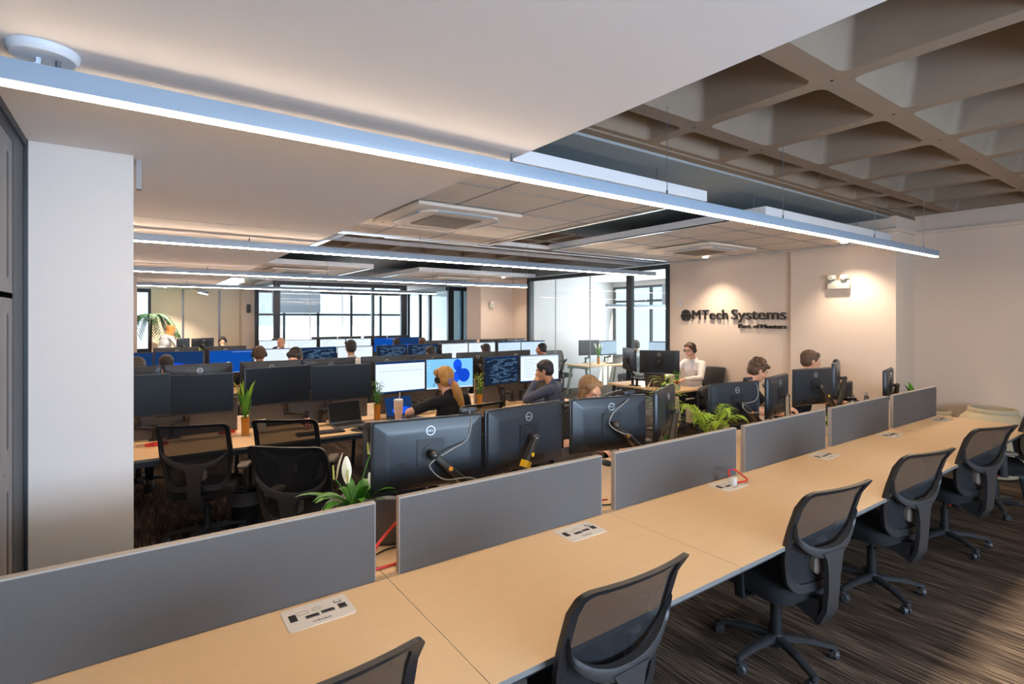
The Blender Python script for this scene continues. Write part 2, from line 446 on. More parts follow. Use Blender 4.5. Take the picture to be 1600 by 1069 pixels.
# rear wall with its window band
one('wall_rear', 'wall_paint', span(XL - .1, XR, YB - .12, YB, 0, .95), span(XL - .1, XR, YB - .12, YB, 2.6, 3.2),
    span(XL - .1, -.2, YB - .12, YB, .95, 2.6), span(7.2, XR, YB - .12, YB, .95, 2.6))
def window(name, horiz, a0, a1, fixed, z0, z1, muns, trans, fr=.05, depth=.06, mg='clear_glass', mf='black_frame'):
    """framed window band; horiz: runs along X (True) or along Y (False); muns/trans: positions of the bars"""
    w = tag(bpy.data.objects.new(name, None), kind='structure'); COL.objects.link(w)
    f = MB()
    def bx(p0, p1, q0, q1):
        if horiz: f.box(*span(p0, p1, fixed - depth / 2, fixed + depth / 2, q0, q1))
        else: f.box(*span(fixed - depth / 2, fixed + depth / 2, p0, p1, q0, q1))
    bx(a0, a1, z0, z0 + fr); bx(a0, a1, z1 - fr, z1)
    for m in [a0 + fr / 2] + list(muns) + [a1 - fr / 2]: bx(m - fr / 2, m + fr / 2, z0 + fr, z1 - fr)
    for t in trans: bx(a0 + fr, a1 - fr, t - fr / 2, t + fr / 2)
    f.build('window_frame', mf, w)
    g = MB()
    if horiz: g.box(*span(a0 + fr, a1 - fr, fixed - .006, fixed + .006, z0 + fr, z1 - fr))
    else: g.box(*span(fixed - .006, fixed + .006, a0 + fr, a1 - fr, z0 + fr, z1 - fr))
    g.build('window_pane', mg, w)
    return w
window('window_1', True, -.2, 7.2, YB - .06, .95, 2.6, (1.3, 2.8, 4.3, 5.8), ())
window('window_2', True, XL, .33, 15.45, .35, ZS, (), (.93,), fr=.09)
window('window_3', True, 2.5, 9.6, 16.6, .75, 2.5, (3.55, 4.52, 5.54, 6.5, 7.5, 8.5), (1.81,), fr=.06)
window('window_4', False, 5.05, 9.15, 9.5, .6, 2.45, (6.0, 7.0, 8.0), (2.1,), fr=.05)
one('wall_sill', 'wall_paint', span(2.5, 9.7, 16.55, 16.68, 0, .75), span(2.5, 9.7, 16.55, 16.68, 2.5, 3.2), span(XL, .3, 15.4, 15.5, 0, .35))
one('wall_office', 'white_plaster', span(7.05, 9.6, 9.15, 9.25, 0, 2.6), span(7.1, 9.6, 4.95, 5.05, 0, 2.6), span(9.45, 9.58, 5.0, 9.2, 0, .6), span(9.45, 9.58, 5.0, 9.2, 2.45, 2.6))
one('ceiling', 'ceiling_plaster', span(7.05, 9.58, 5.0, 9.2, ZI, ZI + .06))
one('ceiling', 'ceiling_plaster', span(2.5, 9.6, 12.9, 16.6, 2.54, 2.6))
one('ceiling', 'ceiling_plaster', span(6.93, 9.6, 9.25, 12.75, ZI, ZI + .06))
# roller blind in the meeting room window, blind head in the office
one('trim_blind', 'blind_grey', span(3.2, 4.55, 16.45, 16.47, 1.86, 2.5))
one('trim_blind', 'blind_grey', span(9.38, 9.40, 5.1, 7.6, 2.0, 2.45))

# waffle slab
def cell_hole(mb, cx, cy, hx, hy, ox, oy, r, zlow, depth, inset, k=5, M=None, cap=True, levels=None):
    """rectangular cell whose flat face carries a rounded opening that tapers up to a cap"""
    def outl(a, b, rr): return rrect(a, b, rr, k, cx, cy)
    inner = outl(ox, oy, r); outer = []
    for i, (sx, sy, a0) in enumerate(((1, 1, 0), (-1, 1, 90), (-1, -1, 180), (1, -1, 270))):
        for j in range(k + 1):
            f = j / k
            ax, ay = (hx, hy - r * (1 - f * 2)) if f < .5 else (hx - r * (f * 2 - 1), hy)
            if f < .5: ay = (hy - r) + r * (f * 2)
            if i in (1, 3): ax, ay = ((hx - r) + r * (f * 2), hy) if f < .5 else (hx, hy - r * (f * 2 - 1))
            outer.append((cx + sx * ax, cy + sy * ay))
    rings = [[(x, y, zlow) for x, y in outer], [(x, y, zlow) for x, y in inner]]
    lv = levels or [(0.10, 0.012), (1.0, inset)]
    for d, ins in lv:
        rings.append([(x, y, zlow + depth * d) for x, y in outl(ox - ins, oy - ins, max(r - ins * .3, .01))])
    mb.ring(rings, True, False, cap, M)
PX = .742
xs = [2.75 + PX * i for i in range(-6, 8)]
def waffle(y_lines, half_y, x_lo, x_hi, material, dep=.34):
    mb = MB()
    for i in range(len(xs) - 1):
        x0, x1 = max(xs[i], x_lo), min(xs[i + 1], x_hi)
        if x1 - x0 < .25: continue
        for j in range(len(y_lines) - 1):
            y0, y1 = y_lines[j], y_lines[j + 1]
            h0, h1 = half_y[j], half_y[j + 1]
            ox = (x1 - x0) / 2 - .05; oy = (y1 - y0 - h0 - h1) / 2
            cell_hole(mb, (x0 + x1) / 2, (y0 + y1) / 2 + (h0 - h1) / 2 * 0, (x1 - x0) / 2, (y1 - y0) / 2, ox, oy, .05 if oy > .2 else .035, ZW, dep if oy > .2 else .22, .09 if oy > .2 else .05)
    return struct('ceiling', mb, material, angle=50)
waffle([YB, -2.79, -1.99, -1.19, -.39, .41, 1.21, 1.99, 2.35], [.05, .06, .06, .06, .06, .06, .07, .06, .03], 1.37, XR, 'concrete_paint')
waffle([5.4, 6.2, 7.0, 7.8, 8.6, 9.4], [.06] * 6, 1.37, 6.93, 'concrete_paint')
one('ceiling', 'concrete_grey', span(1.37, 6.93, 2.42, 5.4, ZW - .03, ZW + .02))
one('trim_beam_ledge', 'concrete_paint', span(1.37, XR, 2.35, 2.42, ZW - .012, ZW + .02))
one('ceiling', 'concrete_paint', span(6.93, XR, 2.42, 5.4, ZW - .03, ZW + .02))
one('ceiling', 'concrete_grey', span(1.37, 6.93, 9.4, 12.75, ZW - .03, ZW + .02))

one('trim_seam', 'tile_edge', span(XL, 1.37, 4.52, 4.526, ZS - .0015, ZS + .01))

# slotted sliding door in its black frame on the left
def slotted_door():
    w = tag(bpy.data.objects.new('door_1', None), kind='structure'); COL.objects.link(w)
    f = MB(); f.box(*span(-.42, -.36, 2.60, 2.85, 0, ZS)); f.box(*span(-.42, -.36, -.6, 2.60, 2.335, ZS)); f.box(*span(-.42, -.36, -.8, -.6, 0, ZS))
    f.box(*span(-.375, -.35, 2.825, 2.85, 0, ZS)); f.box(*span(-.365, -.352, -.6, 2.85, ZS - .03, ZS))
    f.build('door_frame', 'black_frame', w)
    M = Matrix(((0, 0, 1, 0), (1, 0, 0, 0), (0, 1, 0, 0), (0, 0, 0, 1)))     # local x -> Y, local y -> Z, local z -> X
    M = Matrix.Translation((-.362, 0, 0)) @ M
    p = MB(); d = MB()
    rows = [(.05, .58), (.62, 1.15), (1.19, 1.77), (1.79, 2.335)]
    for (z0, z1) in rows:
        y = 2.60
        while y > -.5:
            cell_hole(p, y - .075, (z0 + z1) / 2, .075, (z1 - z0) / 2 + .02, .028, (z1 - z0) / 2 - .035, .0275, 0, -.02, .002, 5, M)
            y -= .15
    p.box(*span(-.408, -.404, -.6, 2.6, 0, 2.335))
    p.build('door_panel', 'slate_door', w)
    return w
slotted_door()
one('wall_left', 'wall_paint', span(XL - .1, XL - .0, YB, -.8, 0, 2.86), span(XL - .1, XL - .005, -.8, 3.2, 0, 2.86))

# glazed partition of the office (plane X = 6.93) and the meeting rooms
def glazing(name, horiz, fixed, a0, a1, posts, joints, zt, pw, gm, trackh=.07):
    w = tag(bpy.data.objects.new(name, None), kind='structure'); COL.objects.link(w)
    f = MB(); g = MB()
    def bx(mb, p0, p1, q0, q1, th=.06):
        if horiz: mb.box(*span(p0, p1, fixed - th / 2, fixed + th / 2, q0, q1))
        else: mb.box(*span(fixed - th / 2, fixed + th / 2, p0, p1, q0, q1))
    bx(f, a0, a1, zt - trackh, zt); bx(f, a0, a1, 0, .06)
    for p, ww in posts: bx(f, p - ww / 2, p + ww / 2, .06, zt - trackh, .08)
    f.build('window_frame', 'black_frame', w)
    bx(g, a0, a1, .06, zt - trackh, .012); g.build('window_pane', gm, w)
    if joints:
        j = MB()
        for p in joints: bx(j, p - .006, p + .006, .06, zt - trackh, .016)
        j.build('window_joint', 'tile_edge', w)
    return w
glazing('window_5', False, 6.93, 5.46, 9.2, ((5.49, .05), (6.29, .11), (9.15, .10)), (7.28, 8.28), ZI, .1, 'milky_glass')
glazing('window_6', True, 12.78, 2.53, 5.70, ((2.58, .13), (4.80, .06), (5.62, .16)), (3.3, 4.05), 2.54, .1, 'clear_glass', .09)
glazing('window_7', False, 2.53, 12.8, 15.0, ((14.9, .12),), (), 2.54, .1, 'clear_glass', .09)
glazing('window_8', True, 11.9, 6.43, 7.42, ((6.50, .16), (6.83, .07), (7.02, .07), (7.36, .12)), (), 2.50, .1, 'blue_glass', .10)
glazing('window_9', False, 6.43, 11.95, 14.4, ((12.9, .10), (13.5, .07), (14.3, .12)), (), 2.50, .1, 'blue_glass', .10)
# buildings across the street, seen through the windows
def building(label, x0, x1, y0, y1, h, m, bands):
    t = thing('office_building', label, 'building', ((x0 + x1) / 2, y0, -9))
    b = MB(); b.box((0, (y1 - y0) / 2, (h + 9) / 2), (x1 - x0, y1 - y0, h + 9)); b.build('facade', m, t)
    g = MB()
    for z in bands:
        k = x0 + .6
        while k < x1 - 1.2:
            g.box((k + .6 - (x0 + x1) / 2, -.03, z + 9), (1.1, .08, 1.3)); k += 1.9
    q = g.build('window_band', 'facade_blue', t)
building('pale building with blue window bands beyond the meeting room glass', 4, 13, 34, 40, 1.2, 'facade_pale', (-4, -1, ))
building('low pale building outside the window at the end of the plastered ceiling', -6, -.4, 30, 36, 1.0, 'facade_pale', (-3.5, -.9))

# ------------------------------------------------------------------ ceiling islands, lights, air conditioning
def island(label, x0, x1, y0, y1, px=.62, py=.62, ox=0.0, oy=0.0):
    t = thing('ceiling_island', label, 'suspended ceiling', ((x0 + x1) / 2, (y0 + y1) / 2, ZI), group='suspended tile islands')
    cx, cy = (x0 + x1) / 2, (y0 + y1) / 2
    f = MB(); w, d, h = x1 - x0, y1 - y0, .075
    f.box((0, -d / 2 + .006, h / 2), (w, .012, h)); f.box((0, d / 2 - .006, h / 2), (w, .012, h))
    f.box((-w / 2 + .006, 0, h / 2), (.012, d - .024, h)); f.box((w / 2 - .006, 0, h / 2), (.012, d - .024, h))
    f.build('fascia', 'white_metal', t)
    b = MB(); b.box((0, 0, .025), (w - .03, d - .03, .02)); b.build('tile_field', 'ceiling_tile', t)
    g = MB(); x = -w / 2 + (ox or px)
    while x < w / 2 - .1: g.box((x, 0, .0135), (.014, d - .03, .004)); x += px
    y = -d / 2 + (oy or py)
    while y < d / 2 - .1: g.box((0, y, .0125), (w - .03, .014, .004)); y += py
    g.build('grid_bars', 'tile_edge', t)
    e = MB(); e.box((0, d / 2 - .02, .004), (w, .04, .008)); e.box((w / 2 - .02, 0, .004), (.04, d - .08, .008)); e.box((-w / 2 + .02, 0, .004), (.04, d - .08, .008))
    e.build('edge_strip', 'silver_foil', t)
    c = MB()
    for sx in (-1, 1):
        for sy in (-1, 1): c.cyl((sx * (w / 2 - .25), sy * (d / 2 - .25), .03), (sx * (w / 2 - .25), sy * (d / 2 - .25), ZW - ZI + .005), .004, n=6)
    c.build('hanger_wire', 'grey_metal', t)
    return t
island('suspended tile island beside the white plaster ceiling, directly behind the longest light line', 1.39, 3.43, 2.37, 5.32)
island('suspended tile island reaching the wall with the lettering', 4.28, 6.86, 2.40, 5.25)
island('suspended tile island beside the plaster ceiling, over the third bench', 1.39, 3.36, 8.9, 12.72)
island('suspended tile island ending at the glazed meeting rooms on the right, over the third bench', 4.22, 6.90, 8.9, 12.0)

def cassette(label, x, y, w=.94):
    t = thing('air_cassette', label, 'air conditioner', (x, y, ZI), group='ceiling air cassettes')
    b = MB(); b.box((0, 0, -.012), (w, w, .03), .01)
    b.build('panel', 'ceiling_tile', t)
    n = MB(); n.prism(rrect(.36, .36, .14, 6), -.042, -.027); n.build('inner_panel', 'ceiling_tile', t)
    g = MB(); g.box((0, 0, -.046), (.44, .44, .008)); g.build('intake_grille', 'ac_grille', t)
    for k in range(4):
        M = Matrix.Rotation(k * PI / 2, 4, 'Z')
        v = MB(); v.cur = 0; v.box((0, .345, -.030), (.50, .055, .012), .004, M=M, rot=(R(-28), 0, 0)); v.build('air_vane', 'ac_vane', t)
    s = MB(); s.cyl((-.40, .40, -.03), (-.40, .40, -.026), .012); s.build('sensor', 'black_plastic', t)
    return t
cassette('ceiling air cassette in the tile island next to the plaster ceiling', 2.15, 4.02)
cassette('ceiling air cassette near the lettered wall', 5.72, 4.05)
cassette('ceiling air cassette over the third bench, on the right island', 5.5, 10.2)
cassette('ceiling air cassette over the third bench, beside the plaster ceiling', 2.35, 10.1)

def light_line(label, x0, x1, y, z, drops, em='lamp_white', canopy=None, w=.040, h=.058, ztop=None):
    t = thing('linear_light', label, 'pendant light', ((x0 + x1) / 2, y, z), group='hanging light lines')
    L = x1 - x0
    b = MB(); b.box((0, 0, h / 2 + .004), (L, w, h), .003); b.build('housing', 'light_body', t)
    d = MB(); d.box((0, 0, .001), (L - .01, w - .008, .010)); d.build('diffuser', em, t)
    for dx, zt in drops:
        c = MB(); c.cyl((dx - (x0 + x1) / 2, 0, h), (dx - (x0 + x1) / 2, 0, zt - z), .0022, n=6)
        c.cyl((dx - (x0 + x1) / 2, 0, h), (dx - (x0 + x1) / 2, 0, h + .03), .006, n=8); c.build('suspension_wire', 'grey_metal', t)
    if canopy is not None:
        c = MB(); c.lathe([(0.001, -.022), (.068, -.022), (.076, -.014), (.078, 0)], 32, c=(canopy - (x0 + x1) / 2, .0, ZS - z)); c.build('canopy', 'white_metal', t)
        p = MB(); p.tube(curve_pts([(canopy - .01 - (x0 + x1) / 2, 0, ZS - z - .02), (canopy - .015 - (x0 + x1) / 2, -.0, ZS - z - .04), (canopy - .05 - (x0 + x1) / 2, 0, h)], 5), .006, 6); p.build('power_cable', 'white_metal', t)
    return t
light_line('longest hanging light line, over the nearest bench, bright white', -.35, 6.45, 1.87, 2.305,
           [(-.17, ZS), (1.32, ZS), (2.35, ZW), (3.55, ZW + .2), (5.0, ZW), (6.1, ZW)], canopy=-.20)
light_line('second hanging light line, over the bench of the woman with the ponytail', -.40, 6.08, 5.05, 2.30, [(.8, ZS), (2.4, ZI), (3.8, ZW), (5.7, ZI)], 'lamp_warm')
light_line('third hanging light line, over the third bench', -.40, 6.22, 8.30, 2.30, [(.8, ZS), (2.4, ZW), (4.2, ZW), (5.9, ZW)], 'lamp_pink')
light_line('fourth hanging light line, shorter, over the fourth bench', -.02, 6.1, 11.9, 2.30, [(.8, ZS), (2.4, ZI), (4.8, ZI), (5.8, ZI)], 'lamp_pink')
t = light_line('light line inside the glazed office', 7.02, 9.2, 6.95, 1.90, [(7.2, ZI), (9.0, ZI)], 'lamp_pink')
t = light_line('short light line turned across the others, near the cream wall', 1.05, 2.0, 14.2, 2.26, [(1.1, ZS), (1.35, ZS)])
t.rotation_euler = (0, 0, R(75)); t.location = (1.25, 13.9, 2.26)

def downlight(label, x, y, z, power=18, aim=None, spot=True):
    t = thing('downlight', label, 'ceiling light', (x, y, z), group='recessed downlights')
    r = MB(); r.lathe([(.034, -.002), (.048, -.006), (.05, 0)], 24, cap0=False); r.build('trim_ring', 'white_metal', t)
    g = MB(); g.cyl((0, 0, -.003), (0, 0, 0), .036, n=24); g.build('lens', 'downlight_glow', t)
    if spot:
        d = bpy.data.lights.new('downlight_lamp', 'SPOT'); d.energy = power; d.color = (1.0, .82, .64); d.spot_size = R(104); d.spot_blend = .8; d.shadow_soft_size = .04
        o = bpy.data.objects.new('downlight_lamp', d); COL.objects.link(o); o.parent = t; o.location = (0, 0, -.02)
        if aim: o.rotation_euler = Vector(aim).to_track_quat('-Z', 'Y').to_euler()
downlight('recessed downlight at the ceiling above the wall lettering', 6.55, 4.55, ZI - .002, 50)
downlight('recessed downlight beside the column with the emergency light', 6.55, 2.75, ZI - .002, 55)
downlight('recessed downlight at the far right island, near the wall thermostat', 6.35, 9.3, ZI - .002, 25)
downlight('recessed downlight in the plaster ceiling, near the cream wall', .9, 13.2, ZS, 190)
downlight('recessed downlight in the plaster ceiling, in the far corner by the window', .55, 14.7, ZS, 150)
# warm recessed lamps of the plaster ceiling over the open desks, outside the picture
for lb, x, y in (('near the right wall', 5.9, -.9), ('in the middle of the aisle', 3.0, -.9), ('next to the slotted door', .6, -.9)):
    downlight('recessed downlight behind the photographer, ' + lb, x, y, ZS if x < 1.3 else ZW - .0, 60)

# exposed ceiling rails and the wire cable tray between the islands
for lb, y in (('long grey ceiling rail directly behind the near tile islands', 5.95), ('long grey ceiling rail above the second light line, behind the first rail', 6.9)):
    t = thing('ceiling_rail', lb, 'rail', (4.15, y, ZI + .03))
    r = MB(); r.box((0, 0, 0), (5.5, .05, .045)); r.build('profile', 'tile_edge', t)
    r = MB()
    for x in (-2.2, -.6, 1.0, 2.4): r.cyl((x, 0, .02), (x, 0, ZW - ZI - .02), .006, n=6)
    r.build('threaded_rod', 'grey_metal', t)
t = thing('cable_tray', 'wire mesh cable tray in the gap between the tile islands', 'cable tray', (4.6, 5.6, ZI + .06))
m = MB()
for i in range(9): m.cyl((-2.3, -.12 + .03 * i, 0), (2.3, -.12 + .03 * i, 0), .003, n=5)
for i in range(60): m.cyl((-2.3 + i * .078, -.12, 0), (-2.3 + i * .078, .12, 0), .0025, n=5)
m.build('wire_mesh', 'grey_metal', t)
m = MB(); m.box((0, -.15, .01), (4.6, .02, .05)); m.box((0, .15, .01), (4.6, .02, .05)); m.build('side_rail', 'white_metal', t)
for lb, x, y, ln, rz in (('silver wrapped duct strip in the dark ceiling gap beside the plaster ceiling', 1.75, 6.5, 2.0, 90), ('silver wrapped strip along the back of the near tile island', 2.4, 5.45, 1.9, 0)):
    m = MB(); m.box((0, 0, 0), (ln, .09, .03), .006); o = m.build('foil_strip', 'silver_foil'); o.location = (x, y, ZI + .03); o.rotation_euler = (0, 0, R(rz)); tag(o, lb, 'duct')

# ------------------------------------------------------------------ wall objects
WM = Matrix(((0, 0, -1, 6.925), (-1, 0, 0, 0), (0, 1, 0, 0), (0, 0, 0, 1)))       # text plane -> logo wall
t = thing('company_sign', 'black raised lettering MTech Systems Part of Munters with a round emblem on the wall', 'sign', (6.925, 4.4, 1.60))
def place_text(body, size, y_left, y_right, z_base, mats, parent, nm, ref_off=(6.925, 4.4, 1.60), bold=0):
    v, f = text_mesh(body, size, .012, Matrix.Identity(4))
    x0 = min(p.x for p in v); w = max(p.x for p in v) - x0; s = (y_left - y_right) / w
    mb = MB(); out = []
    for p in v: out.append((6.913 - p.z - ref_off[0], y_left - (p.x - x0) * s - ref_off[1], z_base + p.y - ref_off[2]))
    mb.add(out, f); mb.build(nm, mats, parent)
for wd, ya, yb, zb, sz in (('MTech', 5.03, 4.44, 1.685, .205), ('Systems', 4.38, 3.60, 1.685, .205), ('Part', 4.27, 4.09, 1.565, .082), ('of', 4.05, 3.97, 1.565, .082), ('Munters', 3.94, 3.60, 1.565, .082)):
    place_text(wd, sz, ya, yb, zb, 'sign_black', t, 'lettering_word')
m = MB()      # emblem: a disc split by a pale V shaped curve: three black pieces
RE = .088; cy0, cz0 = 5.145 - 4.4, 1.745 - 1.60
def yz(a, b): return (-.02, cy0 - a * RE, cz0 + b * RE)
def flat(poly):
    m.ring([[(-.004, *yz(a, b)[1:]) for a, b in poly], [(-.024, *yz(a, b)[1:]) for a, b in poly]])
top = [(math.cos(R(a)), math.sin(R(a))) for a in range(25, 156, 10)] + [(-.62, .30), (-.35, .12), (-.12, -.28), (0, -.42), (.12, -.28), (.35, .12), (.62, .30)]
flat(top)
def side(s):
    p = [(math.cos(R(a)) * s, math.sin(R(a))) for a in range(12, -78, -10)] + [(.10, -.98), (.16, -.60), (.36, -.22), (.52, .10), (.74, .22)]
    q = [(abs(x) * s if i > 8 else x, y) for i, (x, y) in enumerate(p)]
    flat(q)
side(1); side(-1)
m.build('emblem', 'sign_black', t)

t = thing('emergency_light', 'twin-lamp emergency light mounted on the column beside the lettering', 'emergency light', (6.86, 2.93, 2.10))
m = MB(); m.box((-.025, 0, 0), (.05, .24, .10), .008); m.build('battery_case', 'emergency_grey', t)
for dy in (-.07, .07):
    m = MB(); m.box((-.045, dy, .085), (.06, .085, .055), .012, rot=(0, R(15), R(12 if dy > 0 else -12))); m.cyl((-.03, dy, .045), (-.035, dy, .07), .012)
    m.cyl((-.072, dy, .08), (-.082, dy, .078), .024, n=16); m.build('lamp_head', 'emergency_grey', t)
for nm, lb, y, z, c in (('wall_plate', 'small blank wall plate to the upper left of the lettering', 5.27, 1.93, 'switch plate'),):
    m = MB(); m.box((6.922, y, z), (.016, .09, .11), .004); o = m.build(nm, 'white_plaster'); tag(o, lb, c)
t = thing('thermostat', 'white thermostat box on the wall beside the dark meeting room frames', 'thermostat', (6.36, 9.79, 2.0))
m = MB(); m.box((0, -.02, 0), (.12, .04, .13), .006); m.build('case', 'emergency_grey', t)
m = MB(); m.box((-.01, -.045, .04), (.07, .02, .05), .006); m.build('sensor_head', 'plate_metal', t)
t = thing('wall_speaker', 'small speaker on the pale column near the cream wall', 'speaker', (2.35, 14.98, 1.95))  # dark loudspeaker box, holds no lamp
m = MB(); m.box((0, -.03, 0), (.09, .06, .22), .02); m.build('speaker_case', 'dark_plastic', t)
m = MB(); m.box((0, 0, 0), (.02, .05, .13)); o = m.build('ceiling_bracket', 'tile_edge'); o.location = (.012, 2.93, ZS - .066); tag(o, 'small grey bracket under the ceiling at the white column corner', 'bracket')

# round stone coloured planters by the right wall
def planter(label, x, y, s=1.0):
    t = thing('planter', label, 'planter', (x, y, .1), group='empty round planters')
    p = [(.16, 0), (.20, .02), (.245, .30), (.262, .50), (.262, .565), (.255, .585), (.195, .645), (.20, .665), (.19, .69), (.172, .69), (.172, .62), (.18, .50), (.001, .58)]
    m = MB(); m.lathe([(a * s, b * s) for a, b in p[:11]], 40, cap0=True); m.build('planter_body', 'planter_stone', t)
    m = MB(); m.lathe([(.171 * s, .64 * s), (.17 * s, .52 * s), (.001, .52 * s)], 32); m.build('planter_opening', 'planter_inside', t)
planter('round beige planter by the right wall, whole rim in view', 7.10, 1.60)
planter('round beige planter partly hidden behind the last divider', 7.08, 2.10, .88)

# ------------------------------------------------------------------ office chair (faces +Y, origin on the floor under the column)
def back_y(v):
    pts = [(0, -.245), (.18, -.238), (.35, -.245), (.6, -.280), (.85, -.325), (1.0, -.385)]
    for (a, ya), (b, yb) in zip(pts, pts[1:]):
        if v <= b: return ya + (yb - ya) * (v - a) / (b - a)
    return pts[-1][1]
def back_pt(u, v, off=0.0):
    """u -1..1 across, v 0..1 up the backrest"""
    hw = .215 + .045 * min(1, v * 2.2) - .012 * max(0, v - .6)
    return Vector((u * hw, back_y(v) + .030 * u * u - off, .485 + .55 * v))
def make_chair():
    t = thing('office_chair', 'black mesh office chair', 'chair')
    m = MB(); m.lathe([(.001, .055), (.034, .058), (.038, .10), (.034, .13), (.001, .132)], 20)
    for k in range(5):
        a = R(90 + 72 * k + 18); c, s = math.cos(a), math.sin(a)
        m.bar((.02 * c, .02 * s, .105), (.17 * c, .17 * s, .100), .052, .040, .044, .034); m.bar((.17 * c, .17 * s, .100), (.305 * c, .305 * s, .074), .044, .034, .036, .022)
        m.cyl((.295 * c, .295 * s, .052), (.295 * c, .295 * s, .085), .014, n=10)
    m.build('star_base', 'dark_plastic', t)
    for k in range(5):
        a = R(90 + 72 * k + 18); c, s = math.cos(a), math.sin(a); b = a + R(25 + 40 * ((k * 37) % 5)); bc, bs = math.cos(b), math.sin(b)
        m = MB(); x, y = .295 * c + .018 * bc, .295 * s + .018 * bs; nx, ny = -bs, bc
        for q in (-1, 1):
            m.tube([(x + nx * q * .006, y + ny * q * .006, .0275), (x + nx * q * .010, y + ny * q * .010, .0275), (x + nx * q * .024, y + ny * q * .024, .0275)], [.0275, .0275, .021], 16)
        m.bar((x - .012 * bc, y - .012 * bs, .050), (x + .016 * bc, y + .016 * bs, .044), .020, .018)
        m.build('caster', 'caster_grey', t)
    m = MB(); m.cyl((0, 0, .115), (0, 0, .30), .031, .029, 20); m.cyl((0, 0, .30), (0, 0, .375), .016, n=14); m.cyl((0, 0, .135), (0, 0, .15), .034, n=20)
    m.build('gas_lift', 'black_plastic', t)
    m = MB(); m.box((.014, -.026, .335), (.022, .012, .030), .003); m.build('tension_tag', 'red_plastic', t)
    m = MB(); m.box((0, -.01, .385), (.17, .25, .045), .012); m.bar((.06, .02, .385), (.24, .05, .375), .014, .012); m.cyl((.22, .047, .376), (.265, .054, .376), .011, n=8)
    m.build('tilt_mechanism', 'black_plastic', t)
    # seat cushion
    m = MB(); rings = []
    for z, sc, dz in ((.408, .90, 0), (.415, .97, 0), (.440, 1.0, 0), (.470, .985, .004), (.485, .93, .006), (.492, .80, .004), (.489, .4, 0)):
        rings.append([(x * sc, y * sc + .02, z + dz - .018 * max(0, y * 4 - .55)) for x, y in rrect(.245, .235, .09, 6)])
    m.ring(rings); m.build('seat', 'black_fabric', t)
    # backrest frame: a ring that follows the curved back
    def outline(hu, v0, v1, r, k=5):
        return [(x, (y * .5 + .5)) for x, y in rrect(hu, 1.0, r, k)]
    K = 6
    def ol(inset_u, v0, v1, rb, rt):
        out = []; hu = 1 - inset_u
        for (sx, top, a0, r) in ((1, 1, 0, rt), (-1, 1, 90, rt), (-1, 0, 180, rb), (1, 0, 270, rb)):
            rv = r * .42
            for i in range(K + 1):
                a = R(a0 + 90 * i / K)
                out.append((sx * (hu - r) + r * math.cos(a), (v1 - rv if top else v0 + rv) + rv * math.sin(a)))
            if a0 in (90, 270):
                pass
        # extra points on the long sides so that the curve is followed
        res = []
        for i, p in enumerate(out):
            res.append(p); q = out[(i + 1) % len(out)]
            if abs(p[1] - q[1]) > .3 or abs(p[0] - q[0]) > .6:
                for j in range(1, 8): res.append((p[0] + (q[0] - p[0]) * j / 8, p[1] + (q[1] - p[1]) * j / 8))
        return res
    O = ol(0, 0, 1, .34, .16); I = ol(.13, .075, .955, .30, .12)
    def rg(L, off): return [back_pt(u, v, off) for u, v in L]
    m = MB(); n = len(O)
    rings = [rg(O, -.006), rg(O, .016), rg(I, .012), rg(I, -.004)]
    rings.append(rings[0]); m.ring(rings, True, False, False)
    m.build('back_frame', 'black_plastic', t)
    m = MB(); rings = []
    for s_ in (1.0, .8, .6, .4, .2, .02):
        rings.append([back_pt(u * s_, .515 + (v - .515) * s_, .002) for u, v in I])
    m.ring(rings, True, False, True); m.build('back_mesh', 'chair_mesh', t, angle=80)
    m = MB(); L = [(x * .30, .24 + y * .085) for x, y in rrect(1, 1, .5, 4)]
    m.ring([[back_pt(u, v, .004) for u, v in L], [back_pt(u, v, .028) for u, v in L], [back_pt(u * .7, .24 + (v - .24) * .7, .034) for u, v in L]]); m.build('lumbar_pad', 'arm_pad', t)
    # Y shaped support and the wide spine below it
    m = MB()
    for s_ in (-1, 1):
        pts = curve_pts([back_pt(s_ * .94, .66, .012), back_pt(s_ * .86, .54, .024), back_pt(s_ * .62, .44, .042), back_pt(s_ * .30, .385, .052), back_pt(-s_ * .02, .370, .054)], 5)
        nn = len(pts); rings = []
        for i, p in enumerate(pts):
            w = .015 + .012 * i / nn; d = .010 + .006 * i / nn
            rings.append([(p.x - 0, p.y - d, p.z + w), (p.x, p.y - d * .9 - .008, p.z), (p.x, p.y - d, p.z - w), (p.x, p.y + d, p.z - w), (p.x, p.y + d, p.z + w)])
        m.ring(rings)
    sp = [(.700, .085, -.312), (.665, .062, -.314), (.60, .050, -.314), (.50, .044, -.310), (.40, .046, -.300), (.32, .044, -.262), (.315, .044, -.250)]
    m.ring([[(-w, y - .012, z), (w, y - .012, z), (w, y + .014, z), (-w, y + .014, z)] for z, w, y in sp])
    m.ring([[(-.040, -.262, .315), (.040, -.262, .315), (.040, -.262, .44), (-.040, -.262, .44)], [(-.040, -.10, .372), (.040, -.10, .372), (.040, -.10, .405), (-.040, -.10, .405)]])
    m.build('back_support', 'dark_plastic', t, angle=50)
    for s_ in (-1, 1):
        m = MB(); m.bar((s_ * .12, .0, .395), (s_ * .285, .0, .400), .06, .02); m.bar((s_ * .285, .0, .392), (s_ * .292, .01, .600), .055, .022, up=(1, 0, 0)); a = m.build('armrest', 'black_plastic', t)
        p = MB(); p.ring([[(s_ * .285 + x, .03 + y, z) for x, y in rrect(.042 * q, .125 * q, .038 * q, 5)] for z, q in ((.600, .86), (.608, 1), (.620, 1), (.628, .9))]); p.build('arm_pad', 'arm_pad', a)
    return t
chair0 = make_chair(); chair0.scale = (.865, .865, .865)
chair_used = [False]
